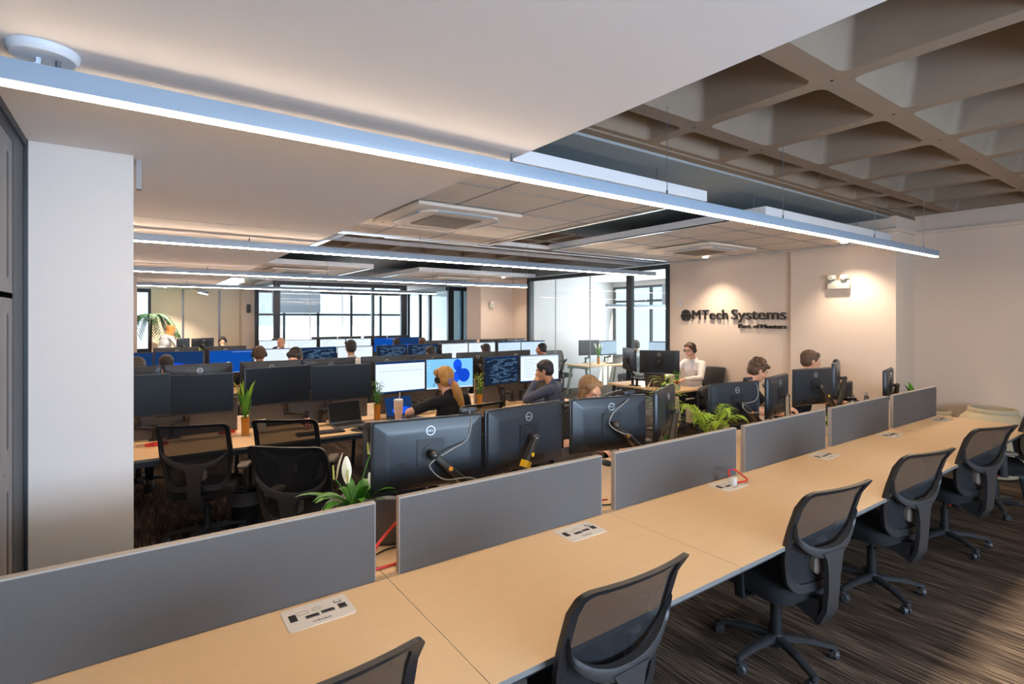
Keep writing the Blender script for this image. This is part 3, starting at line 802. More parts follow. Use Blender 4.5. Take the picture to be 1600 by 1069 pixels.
def chair(x, y, rz, label, group):
    if not chair_used[0]:
        chair_used[0] = True; chair0.location = (x, y, .1); chair0.rotation_euler = (0, 0, R(rz)); chair0['label'] = label; chair0['group'] = group; return chair0
    return dup(chair0, (x, y, .1), rz, label, group)
G1 = 'chairs along the empty nearest desks'
chair(.30, 1.385, 2, 'black office chair of which only the back corner shows over the nearest desk', G1)
chair(1.155, 1.32, 0, 'black office chair with its whole mesh back turned to us, second along the empty desks', G1)
chair(2.48, 1.34, -8, 'black office chair with star base in full view, third along the empty desks', G1)
chair(3.52, 1.33, -12, 'black office chair between two side-on chairs, fourth along the empty desks', G1)
chair(4.68, 1.31, -16, 'black office chair whose back corner rises before the beige planter', G1)
chair(5.85, 1.30, 25, 'black office chair at the last desk, cut off by the picture edge', G1)
G2 = 'chairs in the aisle behind the first divider'
chair(.42, 4.40, -22, 'empty mesh chair under the dark monitors beside the white column', G2)
chair(1.00, 4.22, -30, 'empty mesh chair at the desk of the lime-green lilies', G2)
chair(.87, 3.36, -40, 'empty mesh chair in the aisle, nearest to the peace lily', G2)

# ------------------------------------------------------------------ benches
X0 = -.387; PB = 1.147
def bayx(k): return X0 + PB * (k + .5)
ORD = ['first', 'second', 'third', 'fourth', 'fifth', 'sixth']
ROWN = ['nearest', 'second', 'third', 'fourth']
YD = [1.87, 5.10, 8.30, 11.45]       # divider lines
NB = [6, 4, 6, 5]
def make_desk(side):
    """one bench desk; side -1: the user sits at -Y; origin on the floor at the middle of its divider edge"""
    t = thing('bench_desk', 'light wood bench desk', 'desk')
    a, b = (.025, .715)
    y0, y1 = (-.705, .001) if side < 0 else (.0025, .745)
    m = MB(); m.box(*span(-PB / 2 + .001, PB / 2 - .001, y0, y1, .7395, .74)); m.cur = 1; m.box(*span(-PB / 2 + .001, PB / 2 - .001, y0, y1, .722, .7395))
    m.build('tabletop', ['desk_laminate', 'desk_edge'], t)
    m = MB(); m.box(*span(-PB / 2, PB / 2, y0 + .05, y0 + .09, .675, .714)); m.box(*span(-PB / 2, PB / 2, y1 - .09, y1 - .05, .675, .714)); m.build('support_beam', 'leg_metal', t)
    ys = y0 if side < 0 else y1
    for x in (-PB / 2 + .04,):
        m = MB(); yo = y1 - .10 if side < 0 else y1 - .06; yi = y1 - .10 if side < 0 else y1 - .14
        m.bar((x, yi, .675), (x, yo, .1), .05, .03, .04, .03, up=(1, 0, 0)); m.build('leg', 'leg_metal', t)
    return t
desk_n = make_desk(-1); desk_f = make_desk(1)
first = {-1: True, 1: True}
def leg_end(parent, side):
    m = MB(); x = PB / 2 - .04; y0, y1 = (-.705, -.008) if side < 0 else (.035, .745)
    yo = y0 + .06 if side < 0 else y1 - .06; yi = y0 + .14 if side < 0 else y1 - .14
    m.bar((x, yi, .675), (x, yo, .1), .05, .03, .04, .03, up=(1, 0, 0)); m.build('leg', 'leg_metal', parent)
for r in range(4):
    for k in range(2 if r == 3 else 0, NB[r]):
        for side in (-1, 1):
            src = desk_n if side < 0 else desk_f
            if r == 0: lb = 'empty light wood desk, %s from the left along the nearest bench' % ORD[k] if side < 0 else 'light wood desk behind the dividers, %s from the left on the nearest bench' % ORD[k]
            else: lb = 'light wood desk on the %s side of the %s bench, %s from the white column' % ('near' if side < 0 else 'rear', ROWN[r], ORD[k])
            o = src if first[side] else dup(src)
            first[side] = False
            o.location = (bayx(k), YD[r], 0); o['label'] = lb; o['group'] = 'bench desks'
            if k == NB[r] - 1: leg_end(o, side)
def make_divider():
    t = thing('desk_divider', 'grey desk divider', 'desk divider')
    m = MB(); m.box((0, .016, .8825), (1.05, .026, .281)); m.build('panel', 'divider_fabric', t)
    e = MB(); e.box((0, .016, 1.026), (1.05, .0264, .006)); e.box((-.5265, .016, .885), (.003, .0264, .288)); e.box((.5265, .016, .885), (.003, .0264, .288)); e.build('edge_band', 'divider_edge', t)
    for x in (-.35, .35):
        b = MB(); b.box((x, .016, .7412), (.06, .022, .0022)); b.build('clamp', 'black_plastic', t)
    return t
dv = make_divider(); dfirst = True
for r in range(4):
    for k in range(2 if r == 3 else 0, NB[r]):
        o = dv if dfirst else dup(dv)
        dfirst = False
        o.location = (bayx(k), YD[r], 0)
        o['label'] = ('grey divider panel of the nearest bench, %s from the left' % ORD[k]) if r == 0 else 'grey divider panel of the %s bench, %s from the white column' % (ROWN[r], ORD[k])
        o['group'] = 'bench dividers'

# power and data plates let into the empty desks
def make_plate():
    t = thing('power_plate', 'metal socket plate', 'socket plate')
    m = MB(); m.prism(rrect(.105, .07, .014, 5), 0, .0022); m.build('plate', 'plate_metal', t)
    def sock(nm, x, y, w, d, rz, mats='socket_metal', inner='socket_dark'):
        M = Matrix.Translation((x, y, .0022)) @ Matrix.Rotation(R(rz), 4, 'Z')
        q = MB(); q.box((0, 0, .0008), (w, d, .0016), M=M); o = q.build(nm, mats, t)
        q = MB(); q.box((0, 0, .0018), (w * .8, d * .62, .0008), M=M); q.build('socket_opening', inner, o)
    sock('power_socket', -.078, .005, .022, .040, 0, 'socket_dark')
    sock('data_port', -.022, -.012, .042, .017, 0); sock('data_port', .028, -.008, .042, .017, 0)
    sock('mains_socket', .076, -.004, .026, .032, 0); sock('switch', .070, .032, .024, .014, 0, 'socket_dark', 'plug_white')
    q = MB()
    for (cx, cy, w, d) in ((-.045, .022, .036, .018), (.0, .026, .026, .014)):
        for sx, sy, ww, dd in ((0, d / 2, w, .0008), (0, -d / 2, w, .0008), (w / 2, 0, .0008, d), (-w / 2, 0, .0008, d)): q.box((cx + sx, cy + sy, .0025), (ww, dd, .0004))
    q.build('engraved_outline', 'socket_metal', t)
    v, f = text_mesh('vituso', .020, .0002, Matrix.Identity(4)); w = text_width(v); x0 = min(p.x for p in v)
    q = MB(); q.add([((p.x - x0) * .058 / w - .030, p.y * .9 - .052, .0026 + p.z) for p in v], f); q.build('plate_lettering', 'socket_dark', t)
    return t
plate = make_plate()
for k in range(6):
    o = plate if k == 0 else dup(plate)
    o.location = (.487 + PB * k, 1.782, .74); o['group'] = 'socket plates in the empty desks'
    o['label'] = ['metal socket plate in the nearest empty desk with readable lettering', 'metal socket plate before the second divider, above the chair turned away from us', 'metal socket plate with a white plug and a red cable in it', 'metal socket plate before the fourth divider', 'metal socket plate before the fifth divider', 'metal socket plate at the end of the last divider'][k]

# ------------------------------------------------------------------ monitors (screen faces -Y, back faces +Y, origin at bottom middle)
MW, MH = .54, .325
SCR = ['screen_off', 'scr_white', 'scr_pale', 'scr_sky', 'scr_blue', 'scr_dark', 'scr_line', 'scr_greyline', 'scr_navy', 'scr_royal', 'scr_deep', 'scr_green', 'scr_badge']
def screen_mesh(kind, seed, W=MW, H=MH):
    g = random.Random(seed); m = MB(); w, h = W - .014, H - .022
    def q(x0, z0, x1, z1, mi, d=0):
        """rectangle in fractions of the screen"""
        m.cur = mi; m.add([((x0 - .5) * w, -.0125 - d, .014 + z0 * h), ((x1 - .5) * w, -.0125 - d, .014 + z0 * h), ((x1 - .5) * w, -.0125 - d, .014 + z1 * h), ((x0 - .5) * w, -.0125 - d, .014 + z1 * h)], [(0, 1, 2, 3)])
    def disc(x, z, r, mi, d, rx=1.0):
        m.cur = mi; m.add([((x - .5) * w + r * rx * math.cos(2 * PI * k / 24), -.0125 - d, .014 + z * h + r * math.sin(2 * PI * k / 24)) for k in range(24)], [tuple(range(24))])
    base = {'off': 0, 'sheet': 1, 'white': 1, 'sky': 3, 'blue': 4, 'code': 5, 'pale': 2, 'deep': 8}[kind]
    q(0, 0, 1, 1, base)
    if kind == 'sheet':
        q(0, .93, 1, 1, 8, .0003); q(0, 0, 1, .05, 8, .0003); q(.02, .80, .98, .805, 7, .0003); q(.02, .72, .98, .725, 7, .0003)
        for i in range(12): q(.06 + i * .075, .68, .11 + i * .075, .70, 7, .0003)
        for i in range(3): q(.10 + i * .05, .40 + .1 * g.random(), .103 + i * .05, .66, 7, .0003)
    if kind in ('white', 'pale'):
        q(0, .95, 1, 1, 8 if kind == 'pale' else 7, .0003); q(0, 0, 1, .045, 8, .0003)
        for i in range(9):
            z = .85 - i * .085; q(.08, z, .08 + .2 + .6 * g.random(), z + .018, 7, .0003)
        if kind == 'white' and seed % 2 == 0: q(.72, .2, .86, .3, 11, .0004)
    if kind == 'code':
        q(0, .95, 1, 1, 8, .0003)
        for i in range(24):
            z = .90 - i * .036; x = .04 + .04 * g.randint(0, 5)
            while x < .9:
                l = .04 + .13 * g.random()
                if g.random() < .58: q(x, z, min(x + l, .96), z + .008, 6, .0003)
                x += l + .02
    if kind == 'blue':
        disc(.42, .40, .030, 12, .0003)
        for i in range(16): q(.52 + i * .03, .92, .535 + i * .03, .935, 12, .0003)
        for i in range(10): q(.3 + i * .04, .02, .32 + i * .04, .04, 12, .0003)
    if kind == 'sky':
        q(0, 0, 1, .05, 2, .0003)
        for (x, z, r, rx, mi) in ((.66, .78, .062, .8, 9), (.80, .42, .072, .95, 10), (.60, .35, .060, .9, 9), (.69, .60, .050, .7, 10), (.50, .50, .045, .8, 9)): disc(x, z, r, mi, .0004 + .0001 * mi, rx)
        for i in range(3): q(.04, .85 - i * .12, .07, .89 - i * .12, 2, .0003)
    if kind == 'deep': disc(.45, .35, .06, 10, .0003, 1.6)
    me = m.mesh('screen', SCR); return me
SM = {}
def get_screen(kind, seed):
    if (kind, seed) not in SM: SM[(kind, seed)] = screen_mesh(kind, seed)
    return SM[(kind, seed)]
def make_monitor():
    t = thing('monitor', 'black desktop monitor', 'monitor')
    m = MB(); m.box((0, -.004, MH / 2), (MW, .016, MH), .004)
    rings = []
    for y, ins in ((.004, .004), (.016, .010), (.026, .055), (.028, .075)):
        rings.append([(x, y, z + MH / 2) for x, z in rrect(MW / 2 - ins, MH / 2 - ins * .8, .012, 3)])
    m.ring([list(reversed(r)) for r in rings]); m.build('casing', 'monitor_shell', t)
    o = bpy.data.objects.new('screen', get_screen('off', 0)); COL.objects.link(o); o.parent = t
    m = MB(); m.box((0, .030, .165), (.13, .006, .13)); m.build('mount_plate', 'black_plastic', t)
    m = MB(); m.box((.02, .026, .045), (.26, .010, .028)); m.build('port_bay', 'socket_dark', t)
    m = MB(); n = 32; cz = .268
    def rg(r, y): return [(r * math.cos(2 * PI * k / n), y, cz + r * math.sin(2 * PI * k / n)) for k in range(n)]
    m.ring([rg(.0225, .027), rg(.0225, .0305), rg(.0185, .0305), rg(.0185, .027)], True, False, False)
    v, f = text_mesh('DELL', .0125, .0008, Matrix.Identity(4)); w = text_width(v); x0 = min(p.x for p in v)
    m.add([(-((p.x - x0) / w - .5) * .032, .0295 + p.z, cz - .0045 + p.y) for p in v], f)
    m.build('maker_badge', 'silver_badge', t)
    return t
mon0 = make_monitor(); mon_used = [False]
def monitor(x, y, zt, rz, label, kind='off', seed=0, group='bench monitors'):
    """zt: height of its top edge; rz 0 means the screen faces -Y"""
    if mon_used[0]: o = dup(mon0)
    else: o = mon0; mon_used[0] = True
    o.location = (x, y, zt - MH); o.rotation_euler = (0, 0, R(rz)); o['label'] = label; o['group'] = group
    for c in o.children:
        if c.name.startswith('screen'): c.data = get_screen(kind, seed)
    return o
def arm(bx, by, mx, my, mz, rz, label, elbow=1, sticker=None, tape=False, zb=.74, dist=.033, mt='arm_metal', group='monitor arms'):
    """two segment gas arm clamped at (bx,by) holding the monitor whose plate centre is (mx,my,mz)"""
    t = thing('monitor_stand', label, 'monitor stand', (bx, by, zb), group=group)
    a = R(rz); n = Vector((-math.sin(a), math.cos(a), 0))      # back normal of the monitor
    p = Vector((mx - bx, my - by, mz - zb)) + n * dist
    h = p + n * .045
    base = Vector((0, 0, .10))
    mid = (base + h) / 2; d = h - base; L1 = L2 = max(.17, d.length * .56)
    perp = Vector((-d.y, d.x, 0)); perp = perp.normalized() if perp.length > 1e-4 else Vector((1, 0, 0))
    k = math.sqrt(max(L1 * L1 - d.length ** 2 / 4, .0004)) * elbow
    e = mid + perp * k; e.z = base.z + .02
    m = MB(); m.box((0, 0, .006), (.09, .07, .012), .004); m.cyl((0, 0, .01), (0, 0, .12), .019, n=14); m.build('clamp_base', 'arm_dark', t)
    m = MB(); m.bar(base + Vector((0, 0, -.01)), e + Vector((0, 0, -.01)), .048, .032, .042, .030); m.cyl(e + Vector((0, 0, -.03)), e + Vector((0, 0, .045)), .022, n=14); m.build('lower_arm', 'arm_dark', t)
    m = MB(); m.bar(e + Vector((0, 0, .03)), h, .046, .040, .036, .032); m.ball(h, .023, 12, 8); u = m.build('upper_arm', mt, t)
    m = MB(); m.bar(h, p, .030, .030); m.cyl(p + n * .004, p + n * -.008, .042, n=20); m.build('tilt_head', 'arm_dark', t)
    if tape:
        q = e.lerp(h, .30) + Vector((0, 0, .022)); m = MB(); m.bar(q, q + (h - e).normalized() * .035, .050, .044); m.build('yellow_tape', 'yellow_sticker', u)
    if sticker:
        q = e.lerp(h, .62) + Vector((0, 0, .03)); dr = (h - e).normalized(); sd = dr.cross(Vector((0, 0, 1))).normalized()
        if sd.y > 0: sd = -sd
        c = q + sd * .0225 + Vector((0, 0, -.018)); m = MB(); m.cyl(c, c + sd * .002, .011, n=16); m.build('sticker', sticker, u)
    return t

# nearest bench, rear side: monitor backs
N0 = [  # x, y, top, yaw, label, arm base, elbow, sticker
    (1.125, 2.27, 1.235, 172, 'large dark monitor back with a webcam and looping grey cable, nearest above the dividers', (1.40, 2.02), -1, 'orange_sticker'),
    (1.672, 2.245, 1.245, 186, 'dark monitor back with a round badge above a yellow-taped arm, right of the first pair', (1.56, 2.02), 1, 'yellow_sticker'),
    (2.345, 2.30, 1.225, 168, 'dark monitor back hiding the face of a light-haired woman', (2.62, 2.02), -1, 'orange_sticker'),
    (2.90, 2.33, 1.235, 206, 'dark monitor back turned beside the green palms', (2.80, 2.02), 1, 'yellow_sticker'),
    (3.715, 2.33, 1.215, 172, 'dark monitor back in front of the curly-haired man', (3.95, 2.03), -1, 'orange_sticker'),
    (4.27, 2.30, 1.235, 192, 'dark monitor back between the two men by the wall, with a pale bent arm', (4.20, 2.03), 1, 'yellow_sticker'),
    (4.93, 2.33, 1.255, 172, 'dark monitor back in front of the man with straight brown hair', (5.12, 2.03), -1, 'yellow_sticker'),
    (5.62, 2.44, 1.275, 199, 'dark monitor seen almost edge-on with a webcam on top', (5.36, 2.10), 1, None),
]
for i, (x, y, zt, rz, lb, ab, el, st) in enumerate(N0):
    monitor(x, y, zt, rz, lb, 'sheet', i, 'monitors on the rear side of the nearest bench')
    arm(ab[0], ab[1], x, y, zt - MH + .165, rz, 'metal monitor arm holding the ' + ['webcam monitor back over the second divider', 'second monitor back, yellow tape round it', 'monitor back before the light-haired woman', 'turned monitor back by the palms', "curly-haired man's left monitor", 'middle monitor between the two men', "brown-haired man's monitor", 'edge-on monitor'][i], el, st, i == 1, mt='arm_metal')
monitor(5.80, 2.48, 1.055, 180, 'low black screen behind the fifth divider', 'off', 0, 'monitors on the rear side of the nearest bench')
arm(5.80, 2.15, 5.80, 2.48, .895, 180, 'short arm behind the low black screen', 1, None)
monitor(6.20, 2.20, 1.19, 193, 'grey-brown monitor back leaning behind the last divider', 'off', 0, 'monitors on the rear side of the nearest bench')
arm(6.44, 2.08, 6.20, 2.20, 1.03, 193, 'silver arm sticking out behind the last divider', -1, None)

# second bench, near side
N1 = [(-.05, 4.90, 1.275, 4, 'off', 'black switched-off screen cut by the white column'), (.39, 4.93, 1.255, -4, 'off', 'black switched-off screen right of the one cut by the column'),
      (1.00, 4.90, 1.285, 7, 'off', 'black switched-off screen behind the lime-green lilies'), (1.545, 4.90, 1.275, -5, 'off', 'black switched-off screen beside the dark laptop'),
      (2.13, 4.92, 1.285, 3, 'sheet', "lit spreadsheet screen left of the ponytail woman's head"), (2.68, 4.92, 1.285, -4, 'sky', 'pale blue screen with blue swirls behind the ponytail woman'),
      (3.34, 4.93, 1.28, 10, 'code', 'dark screen full of blue lines, left of the man in the slate shirt'), (3.87, 4.92, 1.275, -5, 'white', 'white lit screen in front of the man in the slate shirt')]
for i, (x, y, zt, rz, kd, lb) in enumerate(N1):
    monitor(x, y, zt, rz, lb, kd, i, 'monitors on the near side of the second bench')
    bxx = bayx(i // 2) + (-.06 if i % 2 == 0 else .06)
    arm(bxx, 5.04, x, y, zt - MH + .165, rz, 'arm of ' + lb.replace('black ', '').replace('in front of', 'before'), 1 if i % 2 else -1, None, dist=.030)
# second bench, rear side: their backs look over the near ones
for k in range(4):
    for j in (0, 1):
        x = bayx(k) + (-.275 if j == 0 else .275)
        lb = 'grey monitor back, rear side of second bench, %s of the %s pair' % (('left', 'right')[j], ORD[k])
        monitor(x, 5.47, 1.295, 180 + (-6 if j == 0 else 6), lb, 'white', 3 + k, 'monitors on the rear side of the second bench')
        arm(bayx(k) + (-.06 if j == 0 else .06), 5.19, x, 5.47, 1.135, 180 + (-6 if j == 0 else 6), 'arm of the ' + lb[5:], -1 if j == 0 else 1, None)
# third and fourth bench
K3 = [('deep', 'deep'), ('blue', 'white'), ('code', 'white'), ('code', 'code'), ('white', 'white'), ('pale', 'pale')]
K4 = [None, None, ('white', 'white'), ('white', 'white'), ('blue', 'deep')]
for r, KK, y1, y2 in ((2, K3, 8.08, 8.66), (3, K4, 11.22, 11.80)):
    for k in range(2 if r == 3 else 0, NB[r]):
        for j in (0, 1):
            x = bayx(k) + (-.275 if j == 0 else .275)
            nm = {'deep': 'dark navy', 'blue': 'royal blue', 'white': 'white', 'code': 'dark text-filled', 'pale': 'pale blue', 'off': 'black'}[KK[k][j]]
            monitor(x, y1, 1.275, 4 if j == 0 else -4, '%s screen, near side of %s bench, %s of the %s pair from the column' % (nm, ROWN[r], ('left', 'right')[j], ORD[k]), KK[k][j], 4 + k, 'monitors on the near side of the %s bench' % ROWN[r])
            arm(bayx(k) + (-.06 if j == 0 else .06), YD[r] - .05, x, y1, 1.115, 4 if j == 0 else -4, 'arm of the %s pair on the near side of the %s bench, %s' % (ORD[k], ROWN[r], ('left', 'right')[j]), 1 if j else -1, None, dist=.030)
            if (r == 2 and k in (2, 3)) or (r == 3 and k == 2) or (r == 2 and (k, j) in ((0, 0), (1, 1))): continue
            monitor(x, y2, 1.30, 180 + (-5 if j == 0 else 5), 'grey monitor back on the rear side of the %s bench, %s of the %s pair' % (ROWN[r], ('left', 'right')[j], ORD[k]), 'white', 5, 'monitors on the rear side of the %s bench' % ROWN[r])
            arm(bayx(k) + (-.06 if j == 0 else .06), YD[r] + .09, x, y2, 1.14, 180 + (-5 if j == 0 else 5), 'arm of the %s pair on the rear side of the %s bench, %s' % (ORD[k], ROWN[r], ('left', 'right')[j]), -1 if j == 0 else 1, None)

# ------------------------------------------------------------------ people
KM = 0.865            # metres -> scene units (the finished scene is scaled back to metres at the end)
FZ = 0.10             # floor level in scene units
def prim_mesh(prims):
    m = MB()
    for p in prims:
        if p[0] == 's':
            M = p[3] if len(p) > 3 else None
            m.ball(p[1], p[2], 14, 10, M)
        else:
            a, b = Vector(p[1]), Vector(p[2]); r0, r1 = p[3], p[4]; M = p[5] if len(p) > 5 else None
            if (b - a).length < 1e-5: continue
            m.tube([a, b], [r0, r1], 14, True, 1.0, M); m.ball(a, r0, 12, 8, M); m.ball(b, r1, 12, 8, M)
    return m
def blob(name, prims, matn, parent, voxel=.008, smooth=3):
    me = prim_mesh(prims).mesh(name, matn)
    o = bpy.data.objects.new('shape', me); COL.objects.link(o)
    r = o.modifiers.new('r', 'REMESH'); r.mode = 'VOXEL'; r.voxel_size = voxel
    s = o.modifiers.new('s', 'SMOOTH'); s.factor = .5; s.iterations = smooth
    dg = bpy.context.evaluated_depsgraph_get()
    nm = bpy.data.meshes.new_from_object(o.evaluated_get(dg))
    bpy.data.objects.remove(o); bpy.data.meshes.remove(me)
    nm.name = name
    nm.materials.clear(); nm.materials.append(MATS[matn])
    for p in nm.polygons: p.use_smooth = True
    q = bpy.data.objects.new(name, nm); COL.objects.link(q)
    if parent is not None: q.parent = parent
    return q
def two_bone(a, b, l1, l2, pole):
    a, b = Vector(a), Vector(b); d = b - a; L = min(d.length, (l1 + l2) * .995); d = d.normalized(); b = a + d * L
    x = (l1 * l1 - l2 * l2 + L * L) / (2 * L); h = math.sqrt(max(l1 * l1 - x * x, 0))
    pl = Vector(pole); pl = (pl - d * pl.dot(d)).normalized()
    return a + d * x + pl * h, b
def person(label, x, y, rz, hands=((-.22, .42, .78), (.22, .42, .78)), lean=8, yaw=0, pitch=15, roll=0, skin='skin_light', hair='short', hairm='hair_dark',
           shirt='cloth_black', sleeve='short', female=False, headset=False, glasses=False, vox=.010, hipz=.56, stand=False, trousers='denim', zoff=0, fine=False, face=True, poles=None, curl=.7, wide=0.0):
    t = thing('person', label, 'person', (x, y, FZ + zoff), rz); t.scale = (KM, KM, KM)
    Rl = Matrix.Rotation(R(-lean), 4, 'X')
    hip = Vector((0, 0, .93 if stand else hipz)); T = Matrix.Translation(hip) @ Rl
    sw = (.155 if female else .185) + wide
    P = lambda px, py, pz: T @ Vector((px, py, pz))
    body = []; cloth = []
    k = (.88 if female else 1.0) + wide * 3
    tors = [((0, 0, .02), (.165, .12, .11)), ((0, .005, .15), (.132 * k, .10, .13)), ((0, .0, .32), (.16 * k, .112, .16)), ((0, -.01, .42), (.15 * k, .095, .10))]
    for c, r in tors:
        body.append(('s', c, tuple(q - .012 for q in r), T)); cloth.append(('s', c, tuple(q + .006 for q in r), T))
    sh = [P(-sw, -.01, .455), P(sw, -.01, .455)]
    body.append(('c', P(-sw + .03, -.01, .46), P(sw - .03, -.01, .46), .05, .05)); cloth.append(('c', P(-sw + .02, -.01, .455), P(sw - .02, -.01, .455), .065, .065))
    cloth.append(('c', P(0, -.015, .47), P(0, -.015, .525), .075, .058))
    if female: cloth.append(('s', (-.065, .095, .31), (.062, .05, .06), T)); cloth.append(('s', (.065, .095, .31), (.062, .05, .06), T))
    neck0, neck1 = P(0, -.01, .47), P(0, .015, .60)
    body.append(('c', neck0, neck1, .056, .05))
    # head
    HM = Matrix.Translation(P(0, .02, .575)) @ Matrix.Rotation(R(yaw), 4, 'Z') @ Matrix.Rotation(R(-pitch), 4, 'X') @ Matrix.Rotation(R(roll), 4, 'Y') @ Matrix.Translation((0, .02, .105))
    hd = [((0, -.015, .035), (.074, .094, .086)), ((0, .02, -.02), (.060, .070, .088)), ((0, .045, -.07), (.042, .042, .038)), ((0, .070, -.090), (.022, .018, .018)), ((0, .070, .035), (.050, .020, .022)),
          ((-.034, .052, -.025), (.026, .026, .028)), ((.034, .052, -.025), (.026, .026, .028)), ((0, .090, -.052), (.022, .010, .012)), ((-.077, -.002, -.004), (.010, .020, .032)), ((.077, -.002, -.004), (.010, .020, .032))]
    for c, r in hd: body.append(('s', c, r, HM))
    body.append(('c', (0, .084, .022), (0, .110, -.022), .008, .014, HM)); body.append(('c', (-.012, .095, -.026), (.012, .095, -.026), .010, .010, HM))
    body.append(('c', HM @ Vector((0, -.02, -.03)), neck0, .052, .055))
    # arms and hands
    for i, s in enumerate((-1, 1)):
        pole = (poles[i] if poles else (s * .8, -.3, -.7))
        e, w = two_bone(sh[i], hands[i], .285, .255, pole)
        body.append(('c', sh[i], e, .046 * k + .002, .037 * k)); body.append(('c', e, w, .037 * k, .026 * k)); body.append(('s', sh[i], (.052, .052, .052)))
        if sleeve == 'short':
            m_ = sh[i].lerp(e, .72); cloth.append(('c', sh[i], m_, .064 * k, .056 * k))
        else:
            cloth.append(('c', sh[i], e, .064 * k, .050 * k)); cloth.append(('c', e, e.lerp(w, .93), .050 * k, .040 * k))
        d = (w - e).normalized(); side = Vector((0, 0, 1)).cross(d); side = side.normalized() if side.length > .1 else Vector((1, 0, 0)); up = d.cross(side)
        body.append(('c', w, w + d * .055 + side * .012, .022, .020)); body.append(('c', w, w + d * .055 - side * .020, .022, .018)); body.append(('c', w + d * .05 - side * .024, w + d * .06 + side * .028, .015, .014))
        if vox < .0085:
            for j, (off, ln) in enumerate(((-.030, .062), (-.010, .074), (.010, .070), (.030, .055))):
                a0 = w + d * .070 + side * off; a1 = a0 + (d * .8 - up * curl * .6).normalized() * ln * .55; a2 = a1 + (d * .4 - up * curl).normalized() * ln * .5
                body.append(('c', a0, a1, .0088, .0082)); body.append(('c', a1, a2, .0082, .0074))
            q = w + d * .02 - side * .024 * s * -1; body.append(('c', q, q + d * .035 + side * s * .030 - up * .01, .011, .009)); body.append(('c', q + d * .035 + side * s * .030 - up * .01, q + d * .062 + side * s * .028 - up * .02, .009, .008))
        else:
            for off in (-.024, -.008, .008, .024): body.append(('c', w + d * .065 + side * off, w + d * .115 + side * off * .8 - up * .025, .010, .009))
            body.append(('c', w + d * .02 + side * s * .02, w + d * .06 + side * s * .045 - up * .01, .011, .009))
    # legs
    leg = []
    for s in (-1, 1):
        if stand:
            kn, an = Vector((s * .10, .03, .50)), Vector((s * .10, -.02, .09)); h0 = Vector((s * .085, 0, .90))
        else:
            kn, an = Vector((s * .13, .44, hipz - .02)), Vector((s * .13, .40, .10)); h0 = Vector((s * .085, .02, hipz - .02))
        leg += [('c', h0, kn, .078, .056), ('c', kn, an, .052, .040)]
        body += [('c', h0, kn, .066, .046), ('c', kn, an, .044, .032), ('c', an + Vector((0, -.03, -.045)), an + Vector((0, .11, -.06)), .034, .030)]
    leg.append(('s', (0, 0, hip.z), (.172, .125, .105)))
    b = blob('body', body, skin, t, vox, 2)
    if not fine and not face: pass
    blob('trousers', leg, trousers, t, .016, 3)
    blob('shirt', cloth, shirt, t, max(vox, .010), 5)
    sl = []
    for s in (-1, 1):
        an = Vector((s * .10, -.02, .09)) if stand else Vector((s * .13, .40, .10))
        sh_ = MB(); sh_.ring([[an + Vector((x, y + .045, z)) for x, y in rrect(.045 * q, .14 * q, .044 * q, 4)] for z, q in ((-.10, .95), (-.085, 1.0), (-.05, .92), (-.02, .6))]); sh_.build('shoe', 'black_plastic', t)
    if shirt == 'cloth_white':
        m = MB(); c0, c1 = P(0, -.008, .505), P(0, .0, .545); ax = (c1 - c0).normalized(); fx = Vector((1, 0, 0)); fy = ax.cross(fx)
        m.ring([[c0 + ax * hh + fx * math.cos(2 * PI * k / 20) * rr - fy * -math.sin(2 * PI * k / 20) * rr for k in range(20)] for hh, rr in ((0, .072), (.035, .064), (.040, .066), (.010, .086))], True, False, False); m.build('collar', 'cloth_white', t)
    # hair
    hp = []
    if hair in ('short', 'curly', 'ponytail', 'long', 'cropped'):
        g = {'cropped': .006, 'ponytail': .017, 'long': .017}.get(hair, .012)
        hp += [('s', (0, -.024 - (.016 if hair == 'long' else 0), .046), (.075 + g, .092 + g, .082 + g), HM), ('s', (0, -.045, .0), (.070 + g, .062 + g, .075 + g * .5), HM), ('c', (-.050, .038 - (.022 if hair == 'long' else 0), .078), (.050, .038 - (.022 if hair == 'long' else 0), .078), .024 + g, .024 + g, HM)]
        hp += [('c', (s * .070, .022, .03), (s * .073, .012, .002), .014, .010, HM) for s in (-1, 1)]
    if hair == 'short': hp += [('c', (-.035, .048, .090), (.045, .044, .096), .024, .024, HM), ('s', (0, -.02, .10), (.06, .07, .04), HM)]
    if hair == 'curly':
        g2 = random.Random(5)
        for i in range(60):
            a = g2.uniform(-.2, PI + .2); el = g2.uniform(.05, 1.5); rr = g2.uniform(.95, 1.08)
            hp.append(('s', (.088 * math.cos(a * 2) * math.cos(el) * rr, -.02 + .105 * math.sin(a * 2) * math.cos(el) * rr if math.sin(a * 2) < .75 or el > .7 else .02, .045 + .098 * math.sin(el) * rr), (.017, .017, .016), HM))
        hp += [('s', (s * .02, .085, .085), (.028, .02, .022), HM) for s in (-1, 0, 1)]
    if hair in ('long', 'ponytail'): hp += [('s', (0, -.05, -.02), (.074, .058, .078), HM)]
    if hair == 'long':
        hp += [('c', (s * .07, -.01, .02), (s * .080, .01, -.13), .024, .016, HM) for s in (-1, 1)] + [('c', (0, -.075, 0), (0, -.085, -.16), .045, .03, HM), ('c', (-.045, -.055, 0), (-.05, -.06, -.18), .035, .025, HM), ('c', (.045, -.055, 0), (.05, -.06, -.18), .035, .025, HM)]
    if hp: h = blob('hair', hp, hairm, t, max(.006, vox * .8), 3)
